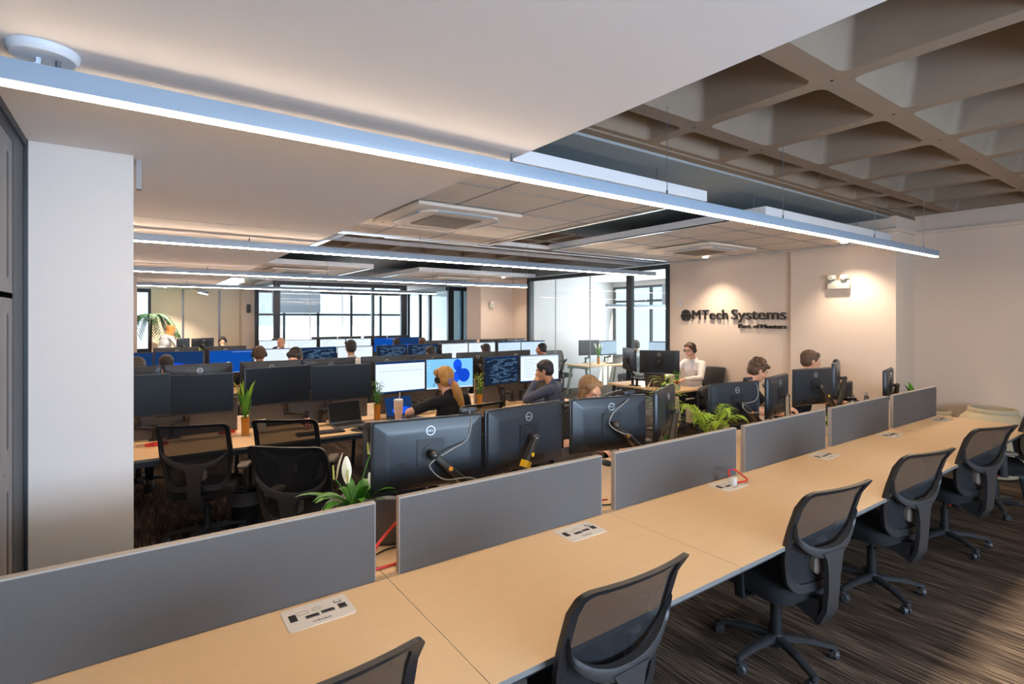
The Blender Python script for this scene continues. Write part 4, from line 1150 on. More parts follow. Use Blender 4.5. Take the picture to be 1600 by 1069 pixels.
    if hair == 'ponytail':
        q0 = HM @ Vector((0, -.118, -.035)); m = MB(); n = 22
        m.tube([q0 + HM.to_3x3() @ Vector((.030 * math.cos(2 * PI * i / n), -.004, .026 * math.sin(2 * PI * i / n))) for i in range(n + 1)], [.013 + .004 * (i % 2) for i in range(n + 1)], 8); m.build('scrunchie', 'scrunchie_lilac', t)
        q = [q0 + Vector(v) for v in ((0, .02, 0), (.01, -.035, -.02), (.03, -.06, -.10), (.06, -.06, -.21), (.09, -.05, -.34), (.11, -.04, -.41))]
        blob('ponytail', [('c', a, b_, r0, r1) for a, b_, r0, r1 in zip(q, q[1:], (.022, .036, .050, .050, .038), (.036, .050, .050, .038, .016))], hairm, t, .007, 3)
    # face
    if face:
        for s in (-1, 1):
            m = MB(); m.ball((s * .031, .083, .010), (.0125, .008, .008), 12, 8, HM); e = m.build('eye', 'eye_white', t)
            m = MB(); m.ball((s * .031, .0900, .009), (.0058, .0030, .0058), 10, 6, HM); m.build('iris', 'eye_dark', e)
            m = MB(); m.tube([HM @ Vector(v) for v in ((s * .014, .096, .026), (s * .031, .096, .032), (s * .050, .082, .026))], [.003, .004, .002], 6); m.build('eyebrow', hairm if hair != 'bald' else 'hair_brown', t)
        m = MB(); m.ball((0, .0985, -.052), (.021, .005, .0042), 12, 6, HM); m.build('mouth', 'lips', t)
    if glasses:
        m = MB()
        for s in (-1, 1):
            m.tube([HM @ Vector((s * .033 + .024 * math.cos(2 * PI * i / 16), .106, .008 + .019 * math.sin(2 * PI * i / 16))) for i in range(17)], .0025, 6)
            m.tube([HM @ Vector(v) for v in ((s * .057, .104, .012), (s * .080, .03, .012), (s * .082, -.01, .008))], .0022, 6)
        m.tube([HM @ Vector(v) for v in ((-.010, .107, .012), (.010, .107, .012))], .0022, 6)
        m.build('glasses', 'headset_black', t)
    if headset:
        m = MB(); m.tube([HM @ Vector((.094 * math.cos(a), -.01, .015 + .118 * math.sin(a))) for a in [PI * i / 16 for i in range(17)]], .0075, 8, flat=1.6)
        for s in (-1, 1): m.cyl(HM @ Vector((s * .080, -.005, .0)), HM @ Vector((s * .106, -.005, -.002)), .036, .030, 18)
        m.tube(curve_pts([HM @ Vector(v) for v in ((-.10, .01, -.02), (-.095, .06, -.05), (-.055, .105, -.065))], 5), .0035, 6)
        m.build('headset', 'headset_black', t)
    return t
def seatchair(x, y, rz, label, group='chairs of the people at the benches', back=.03):
    """chair under a seated person at (x, y) facing rz"""
    a = R(rz); return chair(x - math.sin(a) * -back * -1, y, rz, label, group)

person('woman with an orange-blonde ponytail, headphones and black T-shirt, seen from behind', 2.31, 4.12, 8,
       wide=.04, hands=((-.36, .34, .80), (.20, .46, .79)), lean=16, yaw=4, pitch=8, hair='ponytail', hairm='hair_blonde', female=True, headset=True, vox=.0075, poles=((-1, -.35, .1), (1, -.35, -.2)))
person('man in a slate blue shirt with his chin on his hand, back to us', 3.60, 4.22, 32, wide=.02,
       hands=((-.06, .30, 1.08), (.20, .45, .79)), lean=14, yaw=14, pitch=14, hair='short', hairm='hair_dark', shirt='cloth_slate', sleeve='long', skin='skin_tan', vox=.0078, poles=((-.7, .2, -.9), (.8, -.3, -.7)))
person('light-brown-haired woman looking down behind a monitor back, bare forearms below it', 2.78, 3.07, 176,
       hands=((-.14, .46, .79), (.14, .44, .79)), lean=12, yaw=0, pitch=22, zoff=.0, hair='long', hairm='hair_light_brown', female=True, vox=.0078)
person('man in a white shirt with glasses and a headset, sitting against the lettered wall', 6.52, 4.70, 84, zoff=.08,
       hands=((-.20, .44, .79), (.18, .50, .79)), lean=6, yaw=4, pitch=8, hair='cropped', hairm='hair_brown', shirt='cloth_white', sleeve='long', headset=True, glasses=True, vox=.0075)
person('man with curly brown hair and a black shirt looking down, before the lettered wall', 4.86, 2.98, 205, zoff=.04,
       hands=((-.20, .46, .79), (.20, .46, .79)), lean=10, yaw=28, pitch=24, hair='curly', hairm='hair_brown', vox=.0075)
person('man with straight brown hair, nearest to the column with the emergency light', 5.66, 2.80, 205, zoff=.09,
       hands=((-.20, .42, .79), (.20, .42, .79)), lean=6, yaw=22, pitch=8, hair='short', hairm='hair_brown', shirt='cloth_navy', vox=.0075)
FAR = [
    ('brown-haired man in a black top wearing a headset, back to us at the third bench', 1.29, 7.32, 0, dict(hair='short', hairm='hair_brown', headset=True, pitch=6, skin='skin_tan', zoff=.07)),
    ('dark-haired man with glasses bent low behind the monitor backs of the second bench', 1.47, 6.20, 165, dict(hair='short', hairm='hair_dark', pitch=28, glasses=True, yaw=-20, zoff=.12)),
    ('man with greying dark hair looking down beside the white column', .02, 6.12, 175, dict(hair='short', hairm='hair_dark', pitch=30, zoff=.08)),
    ('dark-haired man with his back to us, left at the third bench, near the white column', .29, 7.25, 0, dict(hair='short', hairm='hair_dark', pitch=5, skin='skin_tan')),
    ('man with dark hair and a white collar, back to us at the third bench', 2.46, 7.30, 0, dict(hair='short', hairm='hair_dark', pitch=0, shirt='cloth_white', sleeve='long', skin='skin_tan', zoff=.12)),
    ('bald man in a dark jacket with a hand at his face, at the fourth bench', 2.20, 10.45, -12, dict(hair='bald', hands=((-.12, .30, 1.12), (.2, .42, .79)), pitch=16, yaw=20, shirt='cloth_navy', sleeve='long', zoff=.08)),
    ('dark-haired man facing us in front of the glazed meeting room corner', 2.42, 12.25, 178, dict(hair='short', hairm='hair_dark', pitch=8)),
    ('man with a headset in a dark suit facing us before the cream wall', 1.64, 14.0, 178, dict(hair='short', hairm='hair_dark', headset=True, pitch=8, shirt='cloth_navy', sleeve='long', hands=((-.05, .25, 1.08), (.2, .4, .79)))),
    ('dark-haired person at the fourth bench, low between dark screens', 4.50, 10.50, 0, dict(hair='short', hairm='hair_dark', pitch=4, skin='skin_tan')),
    ('dark-haired man at the third bench in front of dark text-filled screens', 3.78, 7.42, 0, dict(hair='short', hairm='hair_dark', pitch=20)),
    ('dark-haired man with his back to us before the white screens of the third bench', 4.77, 7.40, 0, dict(hair='short', hairm='hair_dark', pitch=6, skin='skin_tan')),
    ('man with a headset in profile, third bench, by the glass partition', 5.78, 7.12, 48, dict(hair='cropped', hairm='hair_dark', headset=True, pitch=2, yaw=10, skin='skin_tan', shirt='cloth_grey')),
    ('brown-haired person at the fourth bench beside the second ceiling island', 5.10, 10.50, 0, dict(hair='short', hairm='hair_brown', pitch=6)),
    ('bald man facing us at the rear side of the third bench, near the thermostat', 5.72, 9.45, 180, dict(hair='bald', pitch=26, skin='skin_light')),
    ('person with a headset working inside the glazed office', 8.0, 7.0, 20, dict(hair='short', hairm='hair_dark', headset=True, pitch=6, shirt='cloth_grey')),
]
for lb, x, y, rz, kw in FAR:
    person(lb, x, y, rz, vox=.013, face=(90 < rz < 270 or abs(rz) > 30), **kw)
person('blonde woman in a grey striped top bending over a counter, standing near the far window', .42, 13.9, -55, hands=((-.15, .45, 1.0), (.2, .5, 1.0)), lean=26, pitch=18, hair='long', hairm='hair_blonde', shirt='cloth_grey', sleeve='long', female=True, stand=True, vox=.012)

GC = 'chairs of the seated people'
for lb, x, y, rz in (("office chair of the ponytail woman, its top edge behind a monitor back", 2.34, 4.06, 4), ("office chair behind the man in the slate shirt", 3.56, 4.12, 20), ('office chair of the light-haired woman', 2.88, 3.10, 180),
                     ('office chair of the man in the white shirt, its mesh edge behind his back', 6.56, 4.62, 100), ('office chair of the curly-haired man', 4.86, 3.02, 200), ('office chair of the straight-haired man by the column', 5.68, 2.82, 200),
                     ('empty office chair facing us behind the peace lily', 1.38, 3.15, 165), ('empty office chair turned away beside the palms', 3.85, 3.30, 200),
                     ('chair inside the glazed office standing against its white wall', 7.45, 8.75, 170)):
    chair(x, y, rz, lb, GC)
for (lb, x, y, rz, kw) in FAR:
    if 'office' in lb or y < 12: chair(x, y, rz, 'office chair under the ' + ' '.join(lb.split()[:9]), GC)

# ------------------------------------------------------------------ plants
def K(t, s=KM): t.scale = (s, s, s); return t
def leaf_arc(m, c, az, length, up, droop, w, n=7, fold=.25, tw=0):
    pts = []; ca, sa = math.cos(R(az)), math.sin(R(az))
    for i in range(n + 1):
        f = i / n; r = length * (f - .12 * f * f); z = up * f - droop * f * f
        pts.append((c[0] + ca * r + tw * f * f * -sa, c[1] + sa * r + tw * f * f * ca, c[2] + z))
    m.leaf(pts, [w * math.sin(PI * min(1, (i / n) * .93 + .05)) ** .8 + .0008 for i in range(n + 1)], fold)
def pot(t, r=.07, h=.12, m_='pot_white'):
    m = MB(); m.lathe([(r * .7, 0), (r * .78, .004), (r, h), (r * .97, h + .003), (r * .9, h), (r * .86, h - .02)], 28, cap0=True); m.build('pot', m_, t)
    m = MB(); m.cyl((0, 0, h - .035), (0, 0, h - .02), r * .9, n=24); m.build('soil', 'soil', t)
def spathe(t, p, hgt, az, tilt=10, s=1.0):
    """a white peace lily flower on its stalk"""
    m = MB(); top = Vector(p) ; base = Vector((0, 0, .1))
    m.tube(curve_pts([base, base.lerp(top, .5) + Vector((0, 0, .02)), top], 5), .003, 6); st = m.build('flower_stalk', 'leaf_green', t)
    m = MB(); ca, sa = math.cos(R(az)), math.sin(R(az)); pts = []; ws = []
    for i in range(9):
        f = i / 8; pts.append(top + Vector((ca * .010 * math.sin(f * PI) - ca * .03 * f, sa * .010 * math.sin(f * PI) - sa * .03 * f, hgt * f))); ws.append(s * .022 * math.sin(PI * min(1, f * .9 + .06)) ** .7 + .0006)
    m.leaf(pts, ws, -.7, side=(-sa, ca, 0)); f_ = m.build('spathe', 'spathe_white', t)
    m = MB(); m.cyl(top + Vector((ca * .012, sa * .012, .005)), top + Vector((ca * .016, sa * .016, hgt * .55)), .005, .004, 8); m.build('spadix', 'spadix', t)
# peace lily behind the first divider
t = K(thing('peace_lily', 'peace lily with white flowers and arching leaves rising behind the first divider', 'plant', (.80, 2.36, .74)))
pot(t, .075, .13); m = MB(); g = random.Random(3)
for i in range(20): leaf_arc(m, (g.uniform(-.02, .02), g.uniform(-.02, .02), .11), i * 137.5 + 20, g.uniform(.14, .26), g.uniform(.22, .34), g.uniform(.12, .26), g.uniform(.020, .030))
leaf_arc(m, (0, 0, .11), -28, .30, .44, .20, .020); leaf_arc(m, (0, 0, .11), 150, .34, .26, .18, .022); leaf_arc(m, (0, 0, .11), -40, .24, .20, .16, .024)
m.build('leaves', 'leaf_green', t)
spathe(t, (-.045, -.03, .27), .13, -100, s=1.1); spathe(t, (-.085, .02, .28), .14, 160, s=.6); spathe(t, (.10, .04, .38), .12, 200, s=.9); spathe(t, (.09, -.05, .22), .085, -60, s=1.0)
def vase_plant(label, x, y, matl, h=.17, n=9, kind='lily', seed=1, z=.74, vase='amber_glass', hh=.22, spread=.07, name='vase_plant'):
    t = K(thing(name, label, 'plant', (x, y, z))); g = random.Random(seed)
    m = MB(); m.lathe([(.030, 0), (.036, .004), (.034, h * .5), (.038, h), (.034, h), (.031, h * .5), (.030, .01)], 20, cap0=True); m.build('vase', vase, t)
    m = MB()
    for i in range(n):
        a = i * 137.5; r = g.uniform(.2, 1) * .018; top = (math.cos(R(a)) * spread * g.uniform(.2, .6), math.sin(R(a)) * spread * g.uniform(.2, .6), h + hh * g.uniform(.5, .9))
        m.tube([(math.cos(R(a)) * r, math.sin(R(a)) * r, h * .6), top], .004, 6)
    m.build('stems', 'leaf_green', t); m = MB()
    if kind == 'lily':
        for i in range(n): leaf_arc(m, (0, 0, h * .9), i * 137.5, spread * g.uniform(.6, 1.2), hh * g.uniform(.8, 1.2), hh * g.uniform(.1, .3), g.uniform(.014, .022))
        m.build('leaves', 'leaf_green', t); m = MB()
        for i in range(5):
            a = i * 72 + 20; c = (math.cos(R(a)) * spread * .4, math.sin(R(a)) * spread * .4, h + hh * .6)
            leaf_arc(m, c, a, spread * .8, hh * .55, hh * .02, .013, fold=.9)
        m.build('blooms', matl, t)
    else:
        for i in range(n * 6):
            f = g.random(); a = g.uniform(0, 360); c = (math.cos(R(a)) * spread * .25, math.sin(R(a)) * spread * .25, h + hh * (.15 + .75 * f))
            leaf_arc(m, c, a, spread * g.uniform(.7, 1.2), .05, .05, .009, n=5)
        m.build('leaves', matl, t)
    return t
vase_plant('lime-green calla lilies in an amber vase between two dark screens', .735, 4.83, 'leaf_lime', n=8, kind='lily', seed=2, hh=.30, spread=.09)
vase_plant('bushy bamboo in an amber vase to the right of the dark laptop', 1.87, 4.86, 'leaf_green', kind='bush', seed=4, hh=.26)
vase_plant("bushy bamboo in an amber vase to the right of the ponytail woman's screens", 3.02, 4.88, 'leaf_lime', kind='bush', seed=6, hh=.28)
vase_plant('peace lily in an amber vase on the desk of the glazed office', 7.95, 8.1, 'spathe_white', kind='lily', seed=8, hh=.3, spread=.12)
vase_plant('small vase of white lilies at the third bench, near the white column', .62, 8.12, 'spathe_white', kind='lily', seed=9, hh=.2)
vase_plant('small green plant beside the white screens of the fourth bench', 1.83, 11.2, 'leaf_lime', kind='bush', seed=10, hh=.22)
vase_plant('small leafy plant on the counter by the bending woman', 1.12, 13.25, 'leaf_lime', kind='bush', seed=12, hh=.2)
vase_plant('green and yellow plant between pale screens near the glass partition', 5.22, 8.1, 'leaf_lime', kind='bush', seed=14, hh=.26)
# palm and taller plant behind the third divider
def palm(label, x, y, fronds, ln, up, seed, matl='leaf_lime', z=.74, lw=.007, nl=11, potr=.06):
    t = K(thing('potted_palm', label, 'plant', (x, y, z))); pot(t, potr, .11, 'pot_white'); g = random.Random(seed); m = MB()
    for i in range(fronds):
        az = i * 137.5 + g.uniform(-15, 15); L = ln * g.uniform(.7, 1.1); u = up * g.uniform(.7, 1.1); ca, sa = math.cos(R(az)), math.sin(R(az)); P_ = []
        for j in range(9):
            f = j / 8; P_.append(Vector((ca * L * f, sa * L * f, .09 + u * f - u * .45 * f * f * f)))
        m.tube(P_, [.003 - .0002 * j for j in range(9)], 5)
        for j in range(nl):
            f = .28 + .70 * j / nl; k_ = f * 8; q = P_[int(k_)].lerp(P_[min(8, int(k_) + 1)], k_ - int(k_)); tt = (P_[min(8, int(k_) + 1)] - P_[int(k_)]).normalized()
            for s in (-1, 1):
                sd = tt.cross(Vector((0, 0, 1))).normalized() * s; l = ln * .42 * (1 - .5 * abs(f - .5))
                pts = [q + (tt * .75 + sd * .8).normalized() * l * e + Vector((0, 0, .02 * e - .07 * e * e)) * (l / .12) for e in (0, .3, .6, .85, 1)]
                m.leaf(pts, [.0008, lw, lw, lw * .6, .0004], .3)
    m.build('fronds', matl, t); return t
palm('bright green parlour palm spreading over the third divider', 3.28, 2.24, 14, .24, .52, 5)
vase_plant('tall ginger plant with pale flowers left of the parlour palm', 3.12, 2.50, 'leaf_lime', kind='bush', n=14, seed=21, hh=.50, spread=.14, vase='vase_glass')
t = K(thing('bromeliad', 'orange bromeliad in a pot on the desk of the man in the white shirt', 'plant', (5.88, 4.52, .74))); pot(t, .06, .10); m = MB()
for i in range(16): leaf_arc(m, (0, 0, .09), i * 137.5, .08, .08, .03, .014)
m.build('red_leaves', 'bromeliad', t); m = MB()
for i in range(5): leaf_arc(m, (0, 0, .1), i * 72, .09, .26, .04, .010)
m.build('green_leaves', 'leaf_green', t)
def small_plant(label, x, y, n, ln, up, w, seed, z=.74, two=False):
    t = K(thing('potted_plant', label, 'plant', (x, y, z))); pot(t, .045, .08, 'pot_white'); g = random.Random(seed); m = MB()
    for i in range(n): leaf_arc(m, (0, 0, .07), i * 137.5 + 30, ln * g.uniform(.7, 1.1), up * g.uniform(.8, 1.1), up * .3, w)
    m.build('leaves', 'leaf_green', t)
small_plant('small spiky aloe before the monitor of the straight-haired man', 4.62, 2.06, 8, .09, .17, .010, 2)
small_plant('dark-leaved peace lily looking over the last divider', 6.40, 2.02, 9, .17, .36, .030, 7)
# tall palm in the far corner
t = K(thing('tall_palm', 'tall palm with hanging fronds against the far window', 'plant', (.26, 14.75, FZ)), KM); pot(t, .20, .38, 'planter_stone'); m = MB(); m.tube([(0, 0, .3), (.02, 0, 1.0), (.05, 0, 1.9)], [.03, .025, .02], 10); m.build('stem', 'soil', t)
m = MB(); g = random.Random(4)
for i in range(9):
    az = i * 137.5 + 20; L = .62; ca, sa = math.cos(R(az)), math.sin(R(az)); P_ = [Vector((.05 + ca * L * f, sa * L * f, 1.9 + .55 * f - 1.05 * f * f)) for f in [j / 8 for j in range(9)]]
    m.tube(P_, .006, 5)
    for j in range(14):
        f = .2 + .8 * j / 14; k_ = min(7.99, f * 8); q = P_[int(k_)].lerp(P_[int(k_) + 1], k_ - int(k_)); tt = (P_[int(k_) + 1] - P_[int(k_)]).normalized()
        for s in (-1, 1):
            sd = tt.cross(Vector((0, 0, 1))).normalized() * s
            m.leaf([q + (tt * .6 + sd * .7).normalized() * .26 * e + Vector((0, 0, -.12 * e * e)) for e in (0, .4, .8, 1)], [.001, .016, .012, .0005], .3)
m.build('fronds', 'leaf_dark', t)

# ------------------------------------------------------------------ things on the desks
ZT = .74
def laptop(label, x, y, rz, kind='off', ang=105, s=KM):
    t = K(thing('laptop', label, 'laptop', (x, y, ZT), rz), s)
    m = MB(); m.box((0, 0, .009), (.34, .235, .016), .004); m.build('keyboard_deck', 'laptop_grey', t)
    m = MB()
    for r in range(5): m.box((0, .075 - r * .022, .0175), (.29, .017, .002))
    m.build('keys', 'socket_dark', t)
    a = R(180 - ang); M = Matrix.Translation((0, .115, .016)) @ Matrix.Rotation(-a + PI / 2 - PI / 2 + 0, 4, 'X')
    M = Matrix.Translation((0, .115, .016)) @ Matrix.Rotation(R(90 - ang), 4, 'X')
    m = MB(); m.box((0, .004, .115), (.34, .008, .23), .003, M=M); m.build('lid', 'laptop_grey', t)
    m = MB(); m.cur = {'off': 0, 'blue': 8, 'pale': 2}[kind]; m.box((0, -.0012, .118), (.325, .002, .205), M=M)
    if kind == 'blue': m.cur = 9; m.ball((.02, -.0025, .07), (.12, .0006, .04), 20, 6, M)
    m.build('screen', SCR, t); return t
laptop('open dark laptop standing right of the dark screens, second bench', 1.56, 4.72, 0, 'off', 112)
laptop('laptop with a glowing deep blue screen behind the cream tumbler', 2.10, 4.72, 6, 'blue', 108)
laptop('grey laptop seen from the side in the gap after the first divider', .96, 2.20, 152, 'off', 100)
laptop('black laptop lid behind the second divider, by the crossed forearms', 2.15, 2.55, 180, 'off', 110)
laptop('silver laptop on the desk of the man in the white shirt', 6.02, 4.95, 112, 'pale', 110)
laptop('dark laptop on the desk of the glazed office', 8.35, 8.05, 180, 'off', 110)
def keyboard(label, x, y, rz, m_='key_grey'):
    t = K(thing('keyboard', label, 'keyboard', (x, y, ZT), rz))
    m = MB(); m.box((0, 0, .008), (.44, .135, .014), .004); m.build('keyboard_body', 'black_plastic', t)
    m = MB()
    for r in range(5):
        for c in range(15): m.box((-.196 + c * .028, .046 - r * .023, .0165), (.023, .019, .005))
    k_ = m.build('keys', m_, t); tag(k_, kind='stuff')
keyboard('dark keyboard in front of the lime-green lilies bench place', 1.26, 4.55, -4)
keyboard('dark keyboard under the hands of the light-haired woman', 2.86, 2.52, 178)
keyboard('keyboard lying in the gap between the second and third divider', 1.96, 2.42, 150)
keyboard('keyboard before the ponytail woman', 2.38, 4.56, 4)
def mouse(label, x, y, rz, pad=True):
    t = K(thing('computer_mouse', label, 'mouse', (x, y, ZT + (.003 if pad else 0)), rz))
    m = MB(); m.ring([[(a * q, b * q, z) for a, b in rrect(.031, .055, .028, 5)] for z, q in ((0, .95), (.008, 1), (.022, .92), (.032, .66), (.036, .3))]); m.build('mouse_shell', 'dark_plastic', t)
    m = MB(); m.cyl((0, .028, .030), (0, .036, .034), .006); m.build('scroll_wheel', 'grey_metal', t)
    if pad:
        m = MB(); m.cyl((0, 0, 0), (0, 0, .003), .115, n=32); o = m.build('mouse_pad', 'dark_plastic'); o.location = (x, y, ZT); o.scale = (KM,) * 3; tag(o, 'round dark mouse pad under the ' + label, 'mouse pad')
mouse('mouse on the pad beside the dark laptop', 1.60, 4.50, 10)
mouse('black mouse of the light-haired woman', 2.52, 2.50, 180, False)
# tumbler, bottles, toy, coils, cards
t = K(thing('tumbler', 'tall cream tumbler with a straw left of the ponytail woman', 'tumbler', (1.955, 4.56, ZT)))
m = MB(); m.lathe([(.030, 0), (.033, .005), (.036, .09), (.045, .12), (.047, .235), (.044, .24)], 28, cap0=True, cap1=True); m.build('cup', 'tumbler_cream', t)
m = MB(); m.lathe([(.049, .236), (.050, .252), (.044, .258), (.001, .258)], 28); m.build('lid', 'plug_white', t)
m = MB(); m.tube([(.01, 0, .24), (.016, 0, .33)], .0045, 8); m.build('straw', 'plate_metal', t)
def bottle(label, x, y, h, r, body, cap, z=ZT):
    t = K(thing('bottle', label, 'bottle', (x, y, z)))
    m = MB(); m.lathe([(r * .95, 0), (r, .006), (r, h * .78), (r * .72, h * .86), (r * .7, h * .88)], 26, cap0=True, cap1=True); m.build('bottle_body', body, t)
    m = MB(); m.lathe([(r * .78, h * .88), (r * .80, h), (.001, h)], 22, cap0=True); m.build('cap', cap, t)
    m = MB(); m.tube(curve_pts([(-r * .6, 0, h), (-r * .5, 0, h + .025), (r * .5, 0, h + .025), (r * .6, 0, h)], 4), .004, 6); m.build('carry_loop', cap, t)
bottle('black steel bottle on the desk, left of the man in the slate shirt', 3.27, 4.80, .25, .037, 'bottle_black', 'bottle_black')
bottle('fat silver bottle beside the edge-on monitor', 5.56, 2.26, .24, .045, 'bottle_steel', 'bottle_black')
bottle('slim silver bottle standing before the low black screen', 5.70, 2.20, .26, .028, 'bottle_steel', 'bottle_steel')
t = K(thing('toy_pig', 'small pink pig toy under the dark screens', 'toy', (1.21, 4.78, ZT)))
m = MB(); m.ball((0, 0, .035), (.028, .032, .034)); m.ball((0, -.01, .082), .026); m.ball((0, -.036, .080), (.010, .008, .008)); m.build('pig_body', 'pink_toy', t)
for s in (-1, 1): m = MB(); m.ball((s * .017, -.004, .108), (.008, .005, .011)); m.build('ear', 'pink_toy', t)
def cable(label, pts, r=.004, m_='red_cable', name='cable', cat='cable'):
    m = MB(); m.tube(curve_pts(pts, 8), r, 8); o = m.build(name, m_); tag(o, label, cat); return o
def coil(cx, cy, z, r, turns, el=1.0, n=10, dz=.006):
    return [(cx + r * math.cos(2 * PI * i / n) * (1 + .06 * math.sin(i * 1.7)), cy + r * el * math.sin(2 * PI * i / n), z + dz * i / n) for i in range(int(n * turns) + 1)]
cable('coiled red cable on the desk below the screens beside the white column', coil(.13, 4.80, ZT + .008, .07, 2.5, .6), .005)
cable('coiled red cable behind the lime-green lilies', coil(.62, 4.98, ZT + .008, .06, 2.3, .6), .004)
cable('thick red cable crossing high in the gap after the first divider', [(.74, 1.96, .80), (.77, 2.0, .815), (.86, 2.06, .85), (.95, 2.15, .84), (1.05, 2.2, .76)], .006)
cable('red cable curving low on the desk in the gap after the first divider', [(.66, 1.99, .747), (.72, 1.955, .747), (.78, 1.95, .747), (.84, 1.96, .747), (.9, 2.02, .747)], .005)
cable('thin black cable on the desk in the gap after the first divider', [(.66, 2.12, .744), (.76, 2.07, .744), (.86, 2.1, .744), (1.0, 2.08, .744)], .003, 'black_cable')
cable('tangled red cable in the gap after the second divider', [(1.84, 2.20, .76), (1.92, 2.16, .80), (1.97, 2.18, .82), (1.93, 2.10, .79), (1.90, 2.04, .76), (1.95, 2.02, .75), (2.02, 1.99, .75)], .004)
cable('black cable looping to the desk in the gap after the second divider', [(1.82, 2.10, .745), (1.88, 2.04, .75), (1.93, 1.96, .75), (2.0, 1.94, .745), (2.1, 1.98, .745)], .004, 'black_cable')
cable('second black cable lying higher in the gap after the second divider', [(1.82, 2.22, .78), (1.90, 2.20, .79), (1.97, 2.16, .80), (2.04, 2.14, .76)], .005, 'black_cable')
cable('red cable pair bent through the gap after the third divider', [(2.94, 2.05, .80), (3.0, 2.0, .80), (3.05, 1.97, .79), (3.12, 1.98, .78)], .006)
cable('second red cable under it in the gap after the third divider', [(2.94, 2.03, .775), (3.0, 1.98, .775), (3.05, 1.96, .77), (3.12, 1.97, .76)], .006)
# plug with its red cable on the third socket plate
t = thing('network_plug', 'white plug standing in the third socket plate with a looping red cable', 'plug', (2.80, 1.765, .742))
m = MB(); m.box((0, 0, .024), (.040, .034, .046), .003, rot=(0, 0, R(8))); m.build('plug_body', 'plug_white', t)
m = MB(); m.tube(curve_pts([(-.012, .008, .045), (-.020, .014, .075), (.01, .018, .085), (.07, .02, .066), (.125, .015, .030), (.13, -.01, .014), (.09, -.016, .010), (.02, -.005, .012)], 8), .0055, 8); m.build('cord', 'red_cable', t)
m = MB(); m.cyl((-.004, .017, .082), (.012, .018, .084), .0075, n=10); m.build('tape_wrap', 'blue_tape', t)
# webcams and their grey cables over the monitor backs
def webcam(label, x, y, z, rz, name='webcam'):
    t = K(thing(name, label, 'webcam', (x, y, z), rz))
    m = MB(); m.box((0, .0, .016), (.10, .030, .028), .008); m.cyl((0, .014, .016), (0, .020, .016), .010, n=14); m.build('camera_body', 'dark_plastic', t)
    m = MB(); m.box((0, -.022, -.008), (.04, .012, .040), .003); m.build('clip', 'black_plastic', t)
webcam('webcam on top of the nearest monitor back with the looping cable', 1.335, 2.265, 1.235, 172)
webcam('grey webcam hanging at the monitor back of the light-haired woman', 2.50, 2.28, 1.225, 168)
webcam("webcam on the curly-haired man's monitor", 3.90, 2.33, 1.215, 172)
webcam('webcam on the edge-on monitor beside the brown-haired man', 5.60, 2.43, 1.275, 199)
webcam('black webcam on the dark screen beside the white column', .36, 4.93, 1.255, 180)
webcam('webcam on the join of the two dark screens behind the lilies', 1.29, 4.91, 1.28, 180)
webcam("webcam on the pale blue screen of the ponytail woman", 2.55, 4.92, 1.285, 180)
cable('grey cable looping from the webcam over the nearest monitor back', [(1.335, 2.25, 1.24), (1.325, 2.215, 1.20), (1.30, 2.215, 1.12), (1.20, 2.195, 1.085), (1.10, 2.18, 1.05), (1.09, 2.18, 1.02), (1.15, 2.16, .965), (1.27, 2.13, .96), (1.33, 2.10, .92)], .0032, 'grey_cable')
cable('grey cable bending over the monitor back of the light-haired woman', [(2.49, 2.26, 1.21), (2.40, 2.24, 1.18), (2.30, 2.22, 1.14), (2.27, 2.22, 1.08), (2.33, 2.20, 1.03), (2.42, 2.18, 1.0)], .0032, 'grey_cable')
cable("grey cable over the curly-haired man's monitor back", [(3.90, 2.31, 1.215), (3.93, 2.28, 1.19), (3.94, 2.27, 1.12), (3.86, 2.25, 1.07), (3.68, 2.24, 1.06), (3.72, 2.22, 1.0), (3.85, 2.2, .99)], .0032, 'grey_cable')
# bin with liner
t = K(thing('waste_bin', 'small black waste bin with a liner beside the empty chair', 'waste bin', (.70, 4.58, FZ)))
m = MB(); m.lathe([(.10, 0), (.105, .005), (.135, .29), (.142, .30), (.138, .305), (.128, .29), (.10, .02), (.001, .015)], 28, cap0=True); m.build('bin_body', 'bin_plastic', t)
m = MB(); m.lathe([(.120, .28), (.13, .31), (.150, .318), (.156, .27), (.150, .20)], 28); m.build('liner', 'bin_liner', t)
# dark round cap and papers near the peace lily
t = K(thing('felt_hat', 'dark grey round hat lying behind the gap after the first divider', 'hat', (.99, 2.45, ZT)))
m = MB(); m.lathe([(.14, .0), (.145, .006), (.12, .012), (.085, .02), (.082, .08), (.06, .10), (.001, .104)], 32, cap0=True); m.build('hat_felt', 'dark_plastic', t)
# desk of the man in white
t = thing('side_desk', 'light wood desk along the lettered wall, seat of the man in the white shirt', 'desk', (6.05, 5.05, FZ))
m = MB(); m.box((0, 0, .6275), (.62, 1.20, .025), .002); m.build('tabletop', 'desk_laminate', t)
for x, y in ((-.26, -.52), (.26, -.52), (-.26, .52), (.26, .52)): m = MB(); m.bar((x, y, .615), (x * 1.08, y * 1.04, 0), .05, .05, .04, .04, up=(1, 0, 0)); m.build('leg', 'leg_metal', t)
m = MB(); m.box((-.24, 0, .56), (.10, .9, .06), .005); m.build('cable_trough', 'arm_metal', t)
monitor(5.94, 4.86, 1.255, 124, 'monitor back facing us on the desk of the man in the white shirt', 'white', 2, 'monitors on the desk by the lettered wall')
monitor(5.93, 5.40, 1.26, 62, 'monitor turned side-on on the same desk, behind the double arm', 'pale', 3, 'monitors on the desk by the lettered wall')
arm(5.80, 5.14, 5.94, 4.86, 1.095, 124, 'bent arm of the monitor back before the man in the white shirt', 1, None)
arm(5.80, 5.22, 5.93, 5.40, 1.10, 62, 'bent arm of the side-on monitor at the lettered wall', -1, None)
